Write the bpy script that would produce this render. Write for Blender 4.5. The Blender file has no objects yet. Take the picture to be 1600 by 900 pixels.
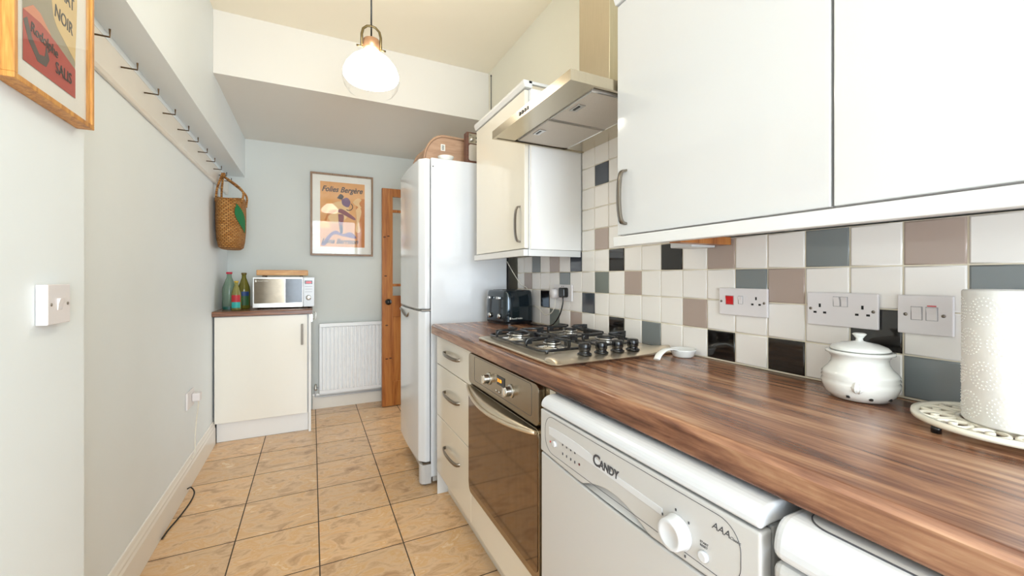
import bpy, bmesh, math, random
from mathutils import Vector, Matrix
random.seed(7)
S = bpy.context.scene
C = S.collection
PI = math.pi

# ------------------------------------------------------------------ camera
CAMH = 1.2406
cam = bpy.data.cameras.new('camera'); cam.sensor_width = 36.0
cam.lens = 640.73 / 1600 * 36.0
cam.shift_y = -(450 - 432.8) / 1600
cam.clip_start = 0.02
co = bpy.data.objects.new('camera', cam); C.objects.link(co)
co.location = (0, 0, CAMH); co.rotation_euler = (PI / 2, 0, -0.4540)
S.camera = co
# ------------------------------------------------------------------ view / world / lights
S.view_settings.view_transform = 'Standard'
S.view_settings.look = 'None'
S.view_settings.exposure = 0.50
S.view_settings.gamma = 1.0
S.view_settings.use_curve_mapping = False
W = bpy.data.worlds.new('sky'); S.world = W; W.use_nodes = True
W.node_tree.nodes['Background'].inputs[0].default_value = (0.75, 0.87, 1.0, 1)
W.node_tree.nodes['Background'].inputs[1].default_value = 1.5
SHADE_E = 15.0          # glow of the glass pendant shades
def area(name, loc, rot, sx, sy, power, col):
    l = bpy.data.lights.new(name, 'AREA'); l.shape = 'RECTANGLE'; l.size = sx; l.size_y = sy
    l.energy = power; l.color = col
    o = bpy.data.objects.new(name, l); C.objects.link(o); o.location = loc; o.rotation_euler = rot
    return o
area('daylight', (0.25, -2.02, 1.45), (PI / 2, 0, 0), 1.35, 1.75, 76, (0.78, 0.89, 1.0))
area('hall_daylight', (2.25, 3.60, 1.40), (0, PI / 2, 0), 1.9, 0.9, 13, (0.86, 0.93, 1.0))

# ------------------------------------------------------------------ materials
def lin(h):
    h = h.lstrip('#'); r = []
    for i in (0, 2, 4):
        c = int(h[i:i+2], 16) / 255
        r.append(c / 12.92 if c <= .04045 else ((c + .055) / 1.055) ** 2.4)
    return (*r, 1)
def mat(name, col, rough=.5, metal=0, coat=0, var=.03, scale=30, bump=0, alpha=None, aniso=None, spec=None, bdist=.001):
    m = bpy.data.materials.new(name); m.use_nodes = True
    nt = m.node_tree; b = nt.nodes['Principled BSDF']
    c = lin(col)
    tc = nt.nodes.new('ShaderNodeTexCoord'); nz = nt.nodes.new('ShaderNodeTexNoise')
    nz.inputs['Scale'].default_value = scale; nz.inputs['Detail'].default_value = 4
    if aniso:
        mp = nt.nodes.new('ShaderNodeMapping'); mp.inputs['Scale'].default_value = aniso
        nt.links.new(tc.outputs['Object'], mp.inputs[0]); nt.links.new(mp.outputs[0], nz.inputs['Vector'])
    else:
        nt.links.new(tc.outputs['Object'], nz.inputs['Vector'])
    mx = nt.nodes.new('ShaderNodeMix'); mx.data_type = 'RGBA'
    mx.inputs['A'].default_value = tuple(v * (1 - var) for v in c[:3]) + (1,)
    mx.inputs['B'].default_value = tuple(min(1, v * (1 + var)) for v in c[:3]) + (1,)
    nt.links.new(nz.outputs['Fac'], mx.inputs['Factor']); nt.links.new(mx.outputs['Result'], b.inputs['Base Color'])
    b.inputs['Roughness'].default_value = rough; b.inputs['Metallic'].default_value = metal
    b.inputs['Coat Weight'].default_value = coat; b.inputs['Coat Roughness'].default_value = .05
    if spec is not None: b.inputs['Specular IOR Level'].default_value = spec
    if bump:
        bp = nt.nodes.new('ShaderNodeBump'); bp.inputs['Strength'].default_value = bump; bp.inputs['Distance'].default_value = bdist
        nt.links.new(nz.outputs['Fac'], bp.inputs['Height']); nt.links.new(bp.outputs[0], b.inputs['Normal'])
    return m
def glow(name, col, e, base='#ffffff'):
    m = mat(name, base, .3); b = m.node_tree.nodes['Principled BSDF']
    b.inputs['Emission Color'].default_value = lin(col); b.inputs['Emission Strength'].default_value = e
    return m
def pane_mat(name, tint=(1, 1, 1, 1), ior=1.45, rough=.0):
    m = bpy.data.materials.new(name); m.use_nodes = True; nt = m.node_tree
    for n in list(nt.nodes):
        if n.type == 'BSDF_PRINCIPLED': nt.nodes.remove(n)
    out = nt.nodes['Material Output']
    tr = nt.nodes.new('ShaderNodeBsdfTransparent'); tr.inputs[0].default_value = tint
    gl = nt.nodes.new('ShaderNodeBsdfGlossy'); gl.inputs['Roughness'].default_value = rough
    fr = nt.nodes.new('ShaderNodeFresnel'); fr.inputs[0].default_value = ior
    mx = nt.nodes.new('ShaderNodeMixShader')
    ge = nt.nodes.new('ShaderNodeNewGeometry'); iv = nt.nodes.new('ShaderNodeMath'); iv.operation = 'SUBTRACT'; iv.inputs[0].default_value = 1
    nt.links.new(ge.outputs['Backfacing'], iv.inputs[1])
    mm = nt.nodes.new('ShaderNodeMath'); mm.operation = 'MULTIPLY'; nt.links.new(fr.outputs[0], mm.inputs[0]); nt.links.new(iv.outputs[0], mm.inputs[1])
    nt.links.new(mm.outputs[0], mx.inputs[0]); nt.links.new(tr.outputs[0], mx.inputs[1]); nt.links.new(gl.outputs[0], mx.inputs[2])
    nt.links.new(mx.outputs[0], out.inputs[0])
    return m
def ramp(nt, stops):
    r = nt.nodes.new('ShaderNodeValToRGB'); e = r.color_ramp.elements
    while len(e) < len(stops): e.new(.5)
    for k, (p, c) in enumerate(stops): e[k].position = p; e[k].color = lin(c)
    return r
def wood(name, stops, scale, rough=.3, bump=.15, fine=1.0, distort=1.2, detail=9, grain=0):
    """long streaks along the axis whose entry in scale is smallest"""
    m = bpy.data.materials.new(name); m.use_nodes = True; nt = m.node_tree; b = nt.nodes['Principled BSDF']
    tc = nt.nodes.new('ShaderNodeTexCoord')
    mp = nt.nodes.new('ShaderNodeMapping'); mp.inputs['Scale'].default_value = scale
    nt.links.new(tc.outputs['Object'], mp.inputs[0])
    n1 = nt.nodes.new('ShaderNodeTexNoise'); n1.inputs['Scale'].default_value = 1; n1.inputs['Detail'].default_value = detail
    n1.inputs['Roughness'].default_value = .62; n1.inputs['Distortion'].default_value = distort
    nt.links.new(mp.outputs[0], n1.inputs['Vector'])
    n2 = nt.nodes.new('ShaderNodeTexNoise'); n2.inputs['Scale'].default_value = 6; n2.inputs['Detail'].default_value = 3
    nt.links.new(mp.outputs[0], n2.inputs['Vector'])
    ma = nt.nodes.new('ShaderNodeMath'); ma.operation = 'MULTIPLY_ADD'; ma.inputs[1].default_value = .28 * fine
    nt.links.new(n2.outputs['Fac'], ma.inputs[0]); nt.links.new(n1.outputs['Fac'], ma.inputs[2])
    sb = nt.nodes.new('ShaderNodeMath'); sb.operation = 'SUBTRACT'; sb.inputs[1].default_value = .14 * fine
    if grain:
        mp3 = nt.nodes.new('ShaderNodeMapping'); mp3.inputs['Scale'].default_value = (scale[0]*9, scale[1]*2.2, scale[2]*9)
        nt.links.new(tc.outputs['Object'], mp3.inputs[0])
        n3 = nt.nodes.new('ShaderNodeTexNoise'); n3.inputs['Scale'].default_value = 1; n3.inputs['Detail'].default_value = 3; n3.inputs['Distortion'].default_value = .6
        nt.links.new(mp3.outputs[0], n3.inputs['Vector'])
        mg = nt.nodes.new('ShaderNodeMath'); mg.operation = 'MULTIPLY_ADD'; mg.inputs[1].default_value = grain
        nt.links.new(n3.outputs['Fac'], mg.inputs[0]); nt.links.new(ma.outputs[0], mg.inputs[2])
        sb.inputs[1].default_value += grain / 2; ma = mg
    nt.links.new(ma.outputs[0], sb.inputs[0])
    r = ramp(nt, stops); nt.links.new(sb.outputs[0], r.inputs[0]); nt.links.new(r.outputs[0], b.inputs['Base Color'])
    b.inputs['Roughness'].default_value = rough
    bp = nt.nodes.new('ShaderNodeBump'); bp.inputs['Strength'].default_value = bump; bp.inputs['Distance'].default_value = .001
    nt.links.new(sb.outputs[0], bp.inputs['Height']); nt.links.new(bp.outputs[0], b.inputs['Normal'])
    return m

M = {}
M['wall'] = mat('wall_paint', '#edf2f3', .55, var=.015, scale=6, bump=.12, bdist=.002)
M['wallshaded'] = mat('wall_paint_shaded', '#dcdfda', .6, var=.015, scale=6, bump=.08)  # same paint as left walls, far wall's dimmer light put into the colour
M['wallcream'] = mat('cream_wall_paint', '#eae6d6', .6, var=.015, scale=6, bump=.08)
M['ceil'] = mat('ceiling_paint', '#fdf4e0', .7, var=.01, scale=5)
M['white'] = mat('white_paint', '#e8e3da', .4, var=.01, scale=8)
M['skirt'] = mat('skirting_gloss', '#efe9df', .25, var=.02, scale=12)
M['cab'] = mat('gloss_cream_door', '#e8e1d2', .12, var=.006, scale=4, coat=.4)
M['cabw'] = mat('gloss_white_door', '#d2d1d0', .10, var=.006, scale=4, coat=.4)
M['carc'] = mat('white_carcass', '#dedddb', .3, var=.01)
M['steel'] = mat('brushed_steel', '#b9b2a6', .28, 1, var=.10, scale=40, aniso=(1, 1, 30), bump=.05)
M['hoodsteel'] = mat('hood_steel', '#c3b9a5', .24, 1, var=.10, scale=20, aniso=(12, 12, .6))
M['hobsteel'] = mat('hob_steel', '#e2d6c2', .34, 1, var=.06, scale=30)
M['chrome'] = mat('satin_chrome', '#c8c6c2', .2, 1, var=.04)
M['nickel'] = mat('brushed_nickel', '#8d857b', .3, 1, var=.08, scale=60)
M['mesh'] = mat('filter_mesh', '#cbc3b8', .45, .35, var=.15, scale=400, bump=.4)
M['black'] = mat('black_plastic', '#0c0c0e', .25, var=.1)
M['iron'] = mat('cast_iron_enamel', '#17181b', .28, var=.2, scale=80, coat=.3)
M['dark'] = mat('dark_gap', '#1c1a18', .6)
M['dk'] = mat('dark_grey_print', '#45454a', .5)
M['app'] = mat('appliance_white', '#c3c1bf', .22, var=.008, scale=6, coat=.2)
M['appw'] = mat('appliance_bright_white', '#d2d3d6', .18, var=.006, scale=6, coat=.3)
M['fridge'] = mat('fridge_white', '#dcdee1', .16, var=.006, scale=5, coat=.3)
M['bronzeglass'] = mat('oven_mirror_glass', '#857260', .07, .9, var=.16, scale=9, aniso=(1, 6, 1))
M['fascia'] = mat('oven_fascia_steel', '#a39683', .25, 1, var=.14, scale=14)
M['socket'] = mat('socket_plastic', '#e8e2e1', .3, var=.01)
M['red'] = mat('red_rocker', '#d01820', .35)
M['hole'] = mat('pin_hole_black', '#0a0908', .6)
M['grout'] = mat('cream_grout', '#eadfc8', .8, var=.06, scale=60)
M['ceramic'] = mat('white_glaze', '#efeee8', .12, var=.015, scale=20, coat=.5)
M['paper'] = mat('kitchen_paper', '#f3f0ea', .9, var=.02, scale=80, bump=.3)
M['oak'] = wood('oak_frame', [(.3, '#9a5f24'), (.5, '#c98a3f'), (.7, '#dca455')], (60, 60, 4), .4)
M['pine'] = wood('pine_door', [(.25, '#7a3f18'), (.45, '#aa662e'), (.62, '#bb7a3c'), (.8, '#cd9050')], (24, 24, 1.6), .35, distort=.8)
M['walnut'] = wood('walnut_worktop', [(.30, '#3a2219'), (.41, '#64402f'), (.49, '#825841'), (.56, '#976c50'), (.63, '#ab8162'), (.74, '#bb9572')], (13, 1.3, 13), .24, .02, fine=.8, distort=1.1, grain=.26)
M['walnutx'] = wood('walnut_worktop_across', [(.32, '#5a3a2a'), (.45, '#835841'), (.55, '#9c6e52'), (.68, '#b08262')], (1.5, 16, 20), .25, .08)
M['framewood'] = wood('poster_frame_wood', [(.3, '#7d6048'), (.6, '#9a7a5c')], (30, 30, 6), .4)
M['bamboo'] = wood('board_wood', [(.3, '#b87a3c'), (.5, '#d29a58'), (.7, '#e0b070')], (5, 40, 40), .4)
M['binwood'] = wood('bread_bin_wood', [(.3, '#a07c62'), (.6, '#b8957a'), (.8, '#c4a58c')], (3, 30, 30), .45)
M['radiowood'] = wood('radio_wood', [(.3, '#4f3024'), (.6, '#6d4636')], (3, 30, 30), .4)
M['clear'] = pane_mat('clear_pane')
M['amberplastic'] = glow('amber_display', '#ff9a20', 2.0, '#4a2a10')
M['displayred'] = glow('red_display', '#ff2020', 2.5, '#300808')
M['shade'] = glow('lit_opal_glass', '#fff4e0', SHADE_E)
M['brass'] = mat('aged_brass', '#7a6a4a', .35, 1)
M['copper'] = mat('copper_cap', '#c59a7a', .35, .8)
M['toast'] = mat('toaster_black_gloss', '#1b2a33', .12, .6, var=.3, scale=8, coat=.8)
M['bronze'] = mat('hook_bronze', '#5a4630', .4, .8)
M['cream'] = mat('mount_card', '#f2efe6', .8)
M['handledark'] = mat('dark_nickel', '#6f675e', .35, .8)
M['rad'] = mat('radiator_enamel', '#fafbfc', .3, var=.004)
M['creamdoor'] = mat('far_door_cream', '#f6f1e6', .2, var=.006, coat=.2)
M['endw'] = mat('end_panel_white', '#f4f2ef', .25, var=.006)
M['knot'] = mat('pine_knot', '#4e2610', .5, var=.2)
M['cablew'] = mat('white_cable', '#e6dfcf', .5)

def floor_mat():
    m = bpy.data.materials.new('floor_tile'); m.use_nodes = True; nt = m.node_tree; b = nt.nodes['Principled BSDF']
    tc = nt.nodes.new('ShaderNodeTexCoord'); mp = nt.nodes.new('ShaderNodeMapping')
    mp.inputs['Location'].default_value = (0.3237 + .3541 * 20, -2.2999 + .3563 * 20, 0)
    nt.links.new(tc.outputs['Object'], mp.inputs[0])
    br = nt.nodes.new('ShaderNodeTexBrick'); br.offset = 0; br.squash = 1
    br.inputs['Scale'].default_value = 1; br.inputs['Brick Width'].default_value = .3541; br.inputs['Row Height'].default_value = .3563
    br.inputs['Mortar Size'].default_value = .0028; br.inputs['Mortar Smooth'].default_value = .1; br.inputs['Bias'].default_value = 0
    br.inputs['Color1'].default_value = (.92, .92, .92, 1); br.inputs['Color2'].default_value = (1.06, 1.04, 1.0, 1)
    nt.links.new(mp.outputs[0], br.inputs['Vector'])
    n = nt.nodes.new('ShaderNodeTexNoise'); n.inputs['Scale'].default_value = 7; n.inputs['Detail'].default_value = 8
    n.inputs['Roughness'].default_value = .65; n.inputs['Distortion'].default_value = .9
    mp2 = nt.nodes.new('ShaderNodeMapping'); mp2.inputs['Scale'].default_value = (1, 1.9, 1); mp2.inputs['Rotation'].default_value = (0, 0, .5)
    nt.links.new(tc.outputs['Object'], mp2.inputs[0]); nt.links.new(mp2.outputs[0], n.inputs['Vector'])
    r = ramp(nt, [(.28, '#ab815c'), (.42, '#d0a87f'), (.50, '#e2bf98'), (.58, '#dcae78'), (.70, '#f2dcc0')])
    nt.links.new(n.outputs['Fac'], r.inputs[0])
    mu = nt.nodes.new('ShaderNodeMix'); mu.data_type = 'RGBA'; mu.blend_type = 'MULTIPLY'; mu.inputs['Factor'].default_value = 1
    nt.links.new(r.outputs[0], mu.inputs['A']); nt.links.new(br.outputs['Color'], mu.inputs['B'])
    mx = nt.nodes.new('ShaderNodeMix'); mx.data_type = 'RGBA'; mx.inputs['B'].default_value = lin('#4a3a2c')
    nt.links.new(br.outputs['Fac'], mx.inputs['Factor']); nt.links.new(mu.outputs['Result'], mx.inputs['A'])
    nt.links.new(mx.outputs['Result'], b.inputs['Base Color'])
    rr = nt.nodes.new('ShaderNodeMapRange'); rr.inputs['To Min'].default_value = .28; rr.inputs['To Max'].default_value = .8
    nt.links.new(br.outputs['Fac'], rr.inputs['Value']); nt.links.new(rr.outputs[0], b.inputs['Roughness'])
    inv = nt.nodes.new('ShaderNodeMath'); inv.operation = 'SUBTRACT'; inv.inputs[0].default_value = 1
    nt.links.new(br.outputs['Fac'], inv.inputs[1])
    bp = nt.nodes.new('ShaderNodeBump'); bp.inputs['Strength'].default_value = .5; bp.inputs['Distance'].default_value = .002
    nt.links.new(inv.outputs[0], bp.inputs['Height']); nt.links.new(bp.outputs[0], b.inputs['Normal'])
    return m
M['floor'] = floor_mat()
def weave_mat(name, c1, c2, bw=.020, bh=.012):
    m = bpy.data.materials.new(name); m.use_nodes = True; nt = m.node_tree; b = nt.nodes['Principled BSDF']
    tc = nt.nodes.new('ShaderNodeTexCoord'); sp = nt.nodes.new('ShaderNodeSeparateXYZ'); nt.links.new(tc.outputs['Object'], sp.inputs[0])
    at = nt.nodes.new('ShaderNodeMath'); at.operation = 'ARCTAN2'; nt.links.new(sp.outputs['Y'], at.inputs[0]); nt.links.new(sp.outputs['X'], at.inputs[1])
    sc = nt.nodes.new('ShaderNodeMath'); sc.operation = 'MULTIPLY'; sc.inputs[1].default_value = .16; nt.links.new(at.outputs[0], sc.inputs[0])
    cb = nt.nodes.new('ShaderNodeCombineXYZ'); nt.links.new(sc.outputs[0], cb.inputs[0]); nt.links.new(sp.outputs['Z'], cb.inputs[1])
    br = nt.nodes.new('ShaderNodeTexBrick'); br.offset = .5; br.inputs['Scale'].default_value = 1
    br.inputs['Brick Width'].default_value = bw; br.inputs['Row Height'].default_value = bh; br.inputs['Mortar Size'].default_value = .0022; br.inputs['Mortar Smooth'].default_value = .9
    br.inputs['Color1'].default_value = lin(c2); br.inputs['Color2'].default_value = lin('#cf9752'); br.inputs['Mortar'].default_value = lin(c1)
    nt.links.new(cb.outputs[0], br.inputs['Vector']); nt.links.new(br.outputs['Color'], b.inputs['Base Color'])
    iv = nt.nodes.new('ShaderNodeMath'); iv.operation = 'SUBTRACT'; iv.inputs[0].default_value = 1; nt.links.new(br.outputs['Fac'], iv.inputs[1])
    bp = nt.nodes.new('ShaderNodeBump'); bp.inputs['Strength'].default_value = .9; bp.inputs['Distance'].default_value = .006
    nt.links.new(iv.outputs[0], bp.inputs['Height']); nt.links.new(bp.outputs[0], b.inputs['Normal'])
    b.inputs['Roughness'].default_value = .7
    return m
M['straw'] = weave_mat('woven_straw', '#5e3210', '#b3752f')
M['strap'] = weave_mat('braided_straw', '#6e3f1a', '#a8682e', .03, .018)
M['leafg'] = mat('green_felt', '#0e7440', .7, var=.2, scale=90, bump=.4)

# ------------------------------------------------------------------ mesh builder
class MB:
    def __init__(s, mtx=None): s.bm = bmesh.new(); s.m = mtx or Matrix.Identity(4); s.mi = 0
    def v(s, p): return s.bm.verts.new(s.m @ Vector(p))
    def f(s, vs, smooth=False):
        try: f = s.bm.faces.new(vs)
        except ValueError: return
        f.smooth = smooth; f.material_index = s.mi
    def box(s, x0, x1, y0, y1, z0, z1):
        p = [s.v((x, y, z)) for z in (z0, z1) for x, y in ((x0, y0), (x1, y0), (x1, y1), (x0, y1))]
        for q in ((3, 2, 1, 0), (4, 5, 6, 7), (0, 1, 5, 4), (1, 2, 6, 5), (2, 3, 7, 6), (3, 0, 4, 7)): s.f([p[i] for i in q])
        return s
    def prism(s, poly, a0, a1, axis='z', smooth=False):
        def P(u, v, a): return {'z': (u, v, a), 'y': (u, a, v), 'x': (a, u, v)}[axis]
        A = [s.v(P(u, v, a0)) for u, v in poly]; B = [s.v(P(u, v, a1)) for u, v in poly]
        n = len(poly)
        for i in range(n): s.f([A[i], A[(i+1) % n], B[(i+1) % n], B[i]], smooth)
        s.f(A[::-1]); s.f(B); return s
    def lathe(s, prof, c=(0, 0, 0), n=32, sx=1, sy=1, axis='z', cap=True):
        def P(r, h, a):
            x, y = r * math.cos(a) * sx, r * math.sin(a) * sy
            q = {'z': (x, y, h), 'y': (x, h, y), 'x': (h, x, y)}[axis]
            return (q[0] + c[0], q[1] + c[1], q[2] + c[2])
        R = []
        for r, h in prof:
            if r < 1e-6: R.append([s.v(P(0, h, 0))])
            else: R.append([s.v(P(r, h, 2 * PI * k / n)) for k in range(n)])
        for a, b in zip(R, R[1:]):
            for k in range(n):
                k2 = (k + 1) % n
                if len(a) == 1 and len(b) == 1: continue
                if len(a) == 1: s.f([a[0], b[k], b[k2]], True)
                elif len(b) == 1: s.f([a[k], a[k2], b[0]], True)
                else: s.f([a[k], a[k2], b[k2], b[k]], True)
        if cap:
            if len(R[0]) > 1: s.f(R[0][::-1])
            if len(R[-1]) > 1: s.f(R[-1])
        return s
    def cyl(s, p0, p1, r, n=16): return s.tube([p0, p1], r, n)
    def tube(s, pts, r, n=8, closed=False, flat=1.0, up=None):
        pts = [Vector(p) for p in pts]; N = len(pts); rings = []
        rr = r if hasattr(r, '__len__') else [r] * N
        prev = None
        for i, p in enumerate(pts):
            if closed: t = pts[(i+1) % N] - pts[i-1]
            else: t = pts[min(i+1, N-1)] - pts[max(i-1, 0)]
            t.normalize()
            if up is not None: a = Vector(up)
            elif prev is None: a = Vector((0, 0, 1)) if abs(t.z) < .9 else Vector((1, 0, 0))
            else: a = prev
            a = (a - t * a.dot(t))
            if a.length < 1e-5: a = t.orthogonal()
            a.normalize(); prev = a; b = t.cross(a)
            rings.append([s.v(p + a * math.cos(q) * rr[i] * flat + b * math.sin(q) * rr[i]) for q in [2 * PI * k / n for k in range(n)]])
        for i in range(N if closed else N - 1):
            A, B = rings[i], rings[(i+1) % N]
            for k in range(n): s.f([A[k], A[(k+1) % n], B[(k+1) % n], B[k]], n > 4)
        if not closed: s.f(rings[0][::-1]); s.f(rings[-1])
        return s
    def poly(s, pts): s.f([s.v(p) for p in pts]); return s
def rrect(x0, x1, y0, y1, r, n=5):
    o = []
    for cx, cy, a in ((x1-r, y0+r, -PI/2), (x1-r, y1-r, 0), (x0+r, y1-r, PI/2), (x0+r, y0+r, PI)):
        for k in range(n + 1): t = a + PI/2*k/n; o.append((cx + r*math.cos(t), cy + r*math.sin(t)))
    return o
def smooth_path(pts, n=8):
    P = [Vector(p) for p in pts]; P = [P[0]*2 - P[1]] + P + [P[-1]*2 - P[-2]]; out = []
    for i in range(1, len(P) - 2):
        for k in range(n):
            t = k / n; a, b, c, d = P[i-1:i+3]
            out.append(.5 * ((2*b) + (c-a)*t + (2*a-5*b+4*c-d)*t*t + (3*b-a-3*c+d)*t**3))
    out.append(P[-2]); return out
def root_loc(p):
    while p is not None and p.parent is not None: p = p.parent
    return p.location.copy() if p is not None else Vector((0, 0, 0))
def obj(name, mb, m, parent=None, bevel=0, seg=2, local=False, label=None, subsurf=0):
    me = bpy.data.meshes.new(name)
    bmesh.ops.recalc_face_normals(mb.bm, faces=mb.bm.faces[:])
    if parent is not None and not local:
        bmesh.ops.translate(mb.bm, verts=mb.bm.verts[:], vec=-root_loc(parent))
    mb.bm.to_mesh(me); mb.bm.free()
    for x in (m if isinstance(m, (list, tuple)) else [m]): me.materials.append(M[x] if isinstance(x, str) else x)
    o = bpy.data.objects.new(name, me); C.objects.link(o)
    if parent is not None: o.parent = parent
    if bevel:
        b = o.modifiers.new('bevel', 'BEVEL'); b.width = bevel; b.segments = seg; b.limit_method = 'ANGLE'; b.angle_limit = .6
    if subsurf:
        q = o.modifiers.new('sub', 'SUBSURF'); q.levels = q.render_levels = subsurf
    if label: o['label'] = label
    return o
def centre(o):
    """move a single-mesh thing's origin to its own base"""
    vs = [v.co for v in o.data.vertices]
    c = Vector(((min(v.x for v in vs)+max(v.x for v in vs))/2, (min(v.y for v in vs)+max(v.y for v in vs))/2, min(v.z for v in vs)))
    o.data.transform(Matrix.Translation(-c)); o.location = c
    return o
def thing(name, label, cat, loc=(0, 0, 0), rotz=0, group=None):
    o = bpy.data.objects.new(name, None); C.objects.link(o); o.empty_display_size = .05
    o.location = loc; o.rotation_euler = (0, 0, rotz); o['label'] = label; o['category'] = cat
    if group: o['group'] = group
    return o
def tag(o, label, cat, group=None):
    o['label'] = label; o['category'] = cat
    if group: o['group'] = group
    return o
def struct(name, mb, m, parent=None, **k):
    o = obj(name, mb, m, parent, **k)
    if parent is None: o['kind'] = 'structure'
    return o
def frame(origin, right, up):
    r = Vector(right).normalized(); u = Vector(up).normalized(); n = r.cross(u)
    m = Matrix((r, u, n)).transposed().to_4x4(); m.translation = Vector(origin); return m
def text(name, s, size, mtx, m, parent, ext=.0004, shear=0, align='LEFT', sx=1, offset=0, label=None):
    cu = bpy.data.curves.new(name, 'FONT'); cu.body = s; cu.size = size; cu.extrude = ext; cu.shear = shear; cu.align_x = align
    cu.offset = offset; cu.resolution_u = 4
    to = bpy.data.objects.new(name, cu); C.objects.link(to)
    bpy.context.view_layer.update()
    me = bpy.data.meshes.new_from_object(to.evaluated_get(bpy.context.evaluated_depsgraph_get()))
    bpy.data.objects.remove(to); bpy.data.curves.remove(cu)
    me.transform(Matrix.Translation(-root_loc(parent)) @ mtx @ Matrix.Diagonal((sx, 1, 1, 1)))
    me.materials.clear(); me.materials.append(M[m])
    o = bpy.data.objects.new(name, me); C.objects.link(o); o.parent = parent
    if label: o['label'] = label
    return o
def FX(x, y, z): return frame((x, y, z), (0, -1, 0), (0, 0, 1))     # facing -x (seen from the room towards the right wall)
def FY(x, y, z): return frame((x, y, z), (1, 0, 0), (0, 0, 1))      # facing -y (back wall)
def FL(x, y, z): return frame((x, y, z), (0, 1, 0), (0, 0, 1))      # facing +x (left wall)

# ------------------------------------------------------------------ dimensions
XL, XO, XR, XT = -.66, -.53, 1.25, 1.173
YB, YF = 4.28, -2.1
ZC, ZLC = 2.84, 2.46
WT = .972
WALL = .1
# ------------------------------------------------------------------ setting
struct('floor', MB().box(-.8, 2.4, -2.3, 4.5, -.1, 0), 'floor')
struct('ceiling', MB().box(-.8, 1.4, -2.3, 4.5, ZC, ZC + .1), 'ceil')
struct('ceiling_lowered', MB().box(XO + .0005, XR - .0005, 2.98, YB - .0005, ZLC, ZC - .0005), 'white')
b = MB().box(XL - WALL, XL, 1.439, YB, 0, ZC)
struct('wall_left', b, 'wall')
b = MB().box(XL - WALL, XO, YF, 1.439, 0, ZC)
struct('wall_left_near', b, 'wall')
struct('wall_left_overhang', MB().box(XL + .0005, XO, 1.4395, YB - .0005, 2.118, ZC - .0005), 'wall')
struct('wall_far', MB().box(XL - WALL, 2.4, YB, YB + WALL, 0, ZC), 'wallshaded')
b = MB().box(XR, XR + WALL, YF, 3.22, 0, ZC).box(XR, XR + WALL, 4.03, YB - .0005, 0, ZC).box(XR, XR + WALL, 3.22, 4.03, 2.08, ZC)
struct('wall_right', b, 'wallcream')
# hall behind the doorway hidden by the fridge
struct('wall_hall', MB().box(2.3, 2.4, 3.0, YB - .0005, 0, ZC).box(XR + WALL + .0005, 2.2995, 3.0, 3.1, 0, ZC), 'wallcream')
struct('ceiling_hall', MB().box(XR + WALL + .0005, 2.2995, 3.1005, YB - .0005, 2.5, 2.6), 'white')
b = MB().box(XR - .015, XR - .0005, 3.15, 3.22, 0, 2.15).box(XR - .015, XR - .0005, 3.22, 4.03, 2.08, 2.15)
struct('door_frame', b, 'white', bevel=.003)
# wall behind the camera with a window
b = MB().box(XL - WALL, -.42, YF - WALL, YF, 0, ZC).box(.92, XR + WALL, YF - WALL, YF, 0, ZC).box(-.42, .92, YF - WALL, YF, 0, .55).box(-.42, .92, YF - WALL, YF, 2.32, ZC)
struct('wall_near', b, 'wall')
b = MB()
for x in (-.42, .22, .87): b.box(x, x + .05, YF - .08, YF - .02, .55, 2.32)
for z in (.55, 1.75, 2.27): b.box(-.42, .92, YF - .08, YF - .02, z, z + .05)
w = struct('window_1', b, 'white'); struct('window_pane', MB().box(-.37, .87, YF - .055, YF - .05, .6, 2.27), 'clear', w)

def skirting(name, pts_mb): struct(name, pts_mb, 'skirt', bevel=.002)
prof = [(0, 0), (.018, 0), (.018, .118), (.014, .130), (.014, .140), (.010, .150), (.006, .168), (0, .172)]
skirting('baseboard_left', MB().prism([(XL + .0005 + u, z) for u, z in prof], 1.445, 3.699, 'y'))
skirting('baseboard_far', MB().prism([(YB - .0005 - u, z * .85) for u, z in prof], .005, XR - .02, 'x'))
skirting('baseboard_left_near', MB().prism([(XO + .0005 + u, z) for u, z in prof], YF + .01, 1.437, 'y'))

# ------------------------------------------------------------------ tiled wall (built out from the right wall)
PT, SV = .1, .0981
zr = [CAMH + .0248 - r * SV for r in range(-7, 4)]     # descending
zbase = CAMH + .0248
tm = {'w': mat('tile_white', '#f7f1ea', .14, var=.012, scale=9, coat=.5), 't': mat('tile_taupe', '#b39f93', .16, var=.03, scale=9, coat=.5),
      's': mat('tile_slate', '#7f8484', .16, var=.04, scale=9, coat=.5), 'k': mat('tile_black', '#15110f', .08, var=.1, scale=9, coat=.6),
      'b': mat('tile_blue_black', '#3c424c', .1, var=.06, scale=9, coat=.6), 'g': mat('tile_green_slate', '#7c817a', .14, var=.05, scale=9, coat=.5)}
order = ['w', 't', 's', 'k', 'b', 'g']
pat = {(0, 0): 't', (0, 3): 's', (-1, 1): 's', (1, 2): 'k', (2, 0): 's', (3, 1): 't', (3, 3): 'k', (4, 1): 's', (5, 0): 't', (5, 3): 'k',
       (6, 2): 't', (7, 0): 'k', (8, 3): 's', (9, 1): 't', (10, 0): 'k', (10, 3): 'k', (11, 1): 'g', (11, -1): 't', (11, -4): 'b',
       (12, 2): 'b', (13, 0): 'b', (13, 3): 't', (14, 1): 's', (15, 0): 't', (15, 3): 'g', (16, 2): 'k', (17, 0): 's', (18, 1): 't',
       (-2, 0): 'k', (-3, 2): 't', (-4, 1): 's', (-3, 0): 'w', (-4, 3): 'k', (-5, 2): 's'}
GAP = .0016
tb = MB()
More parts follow.
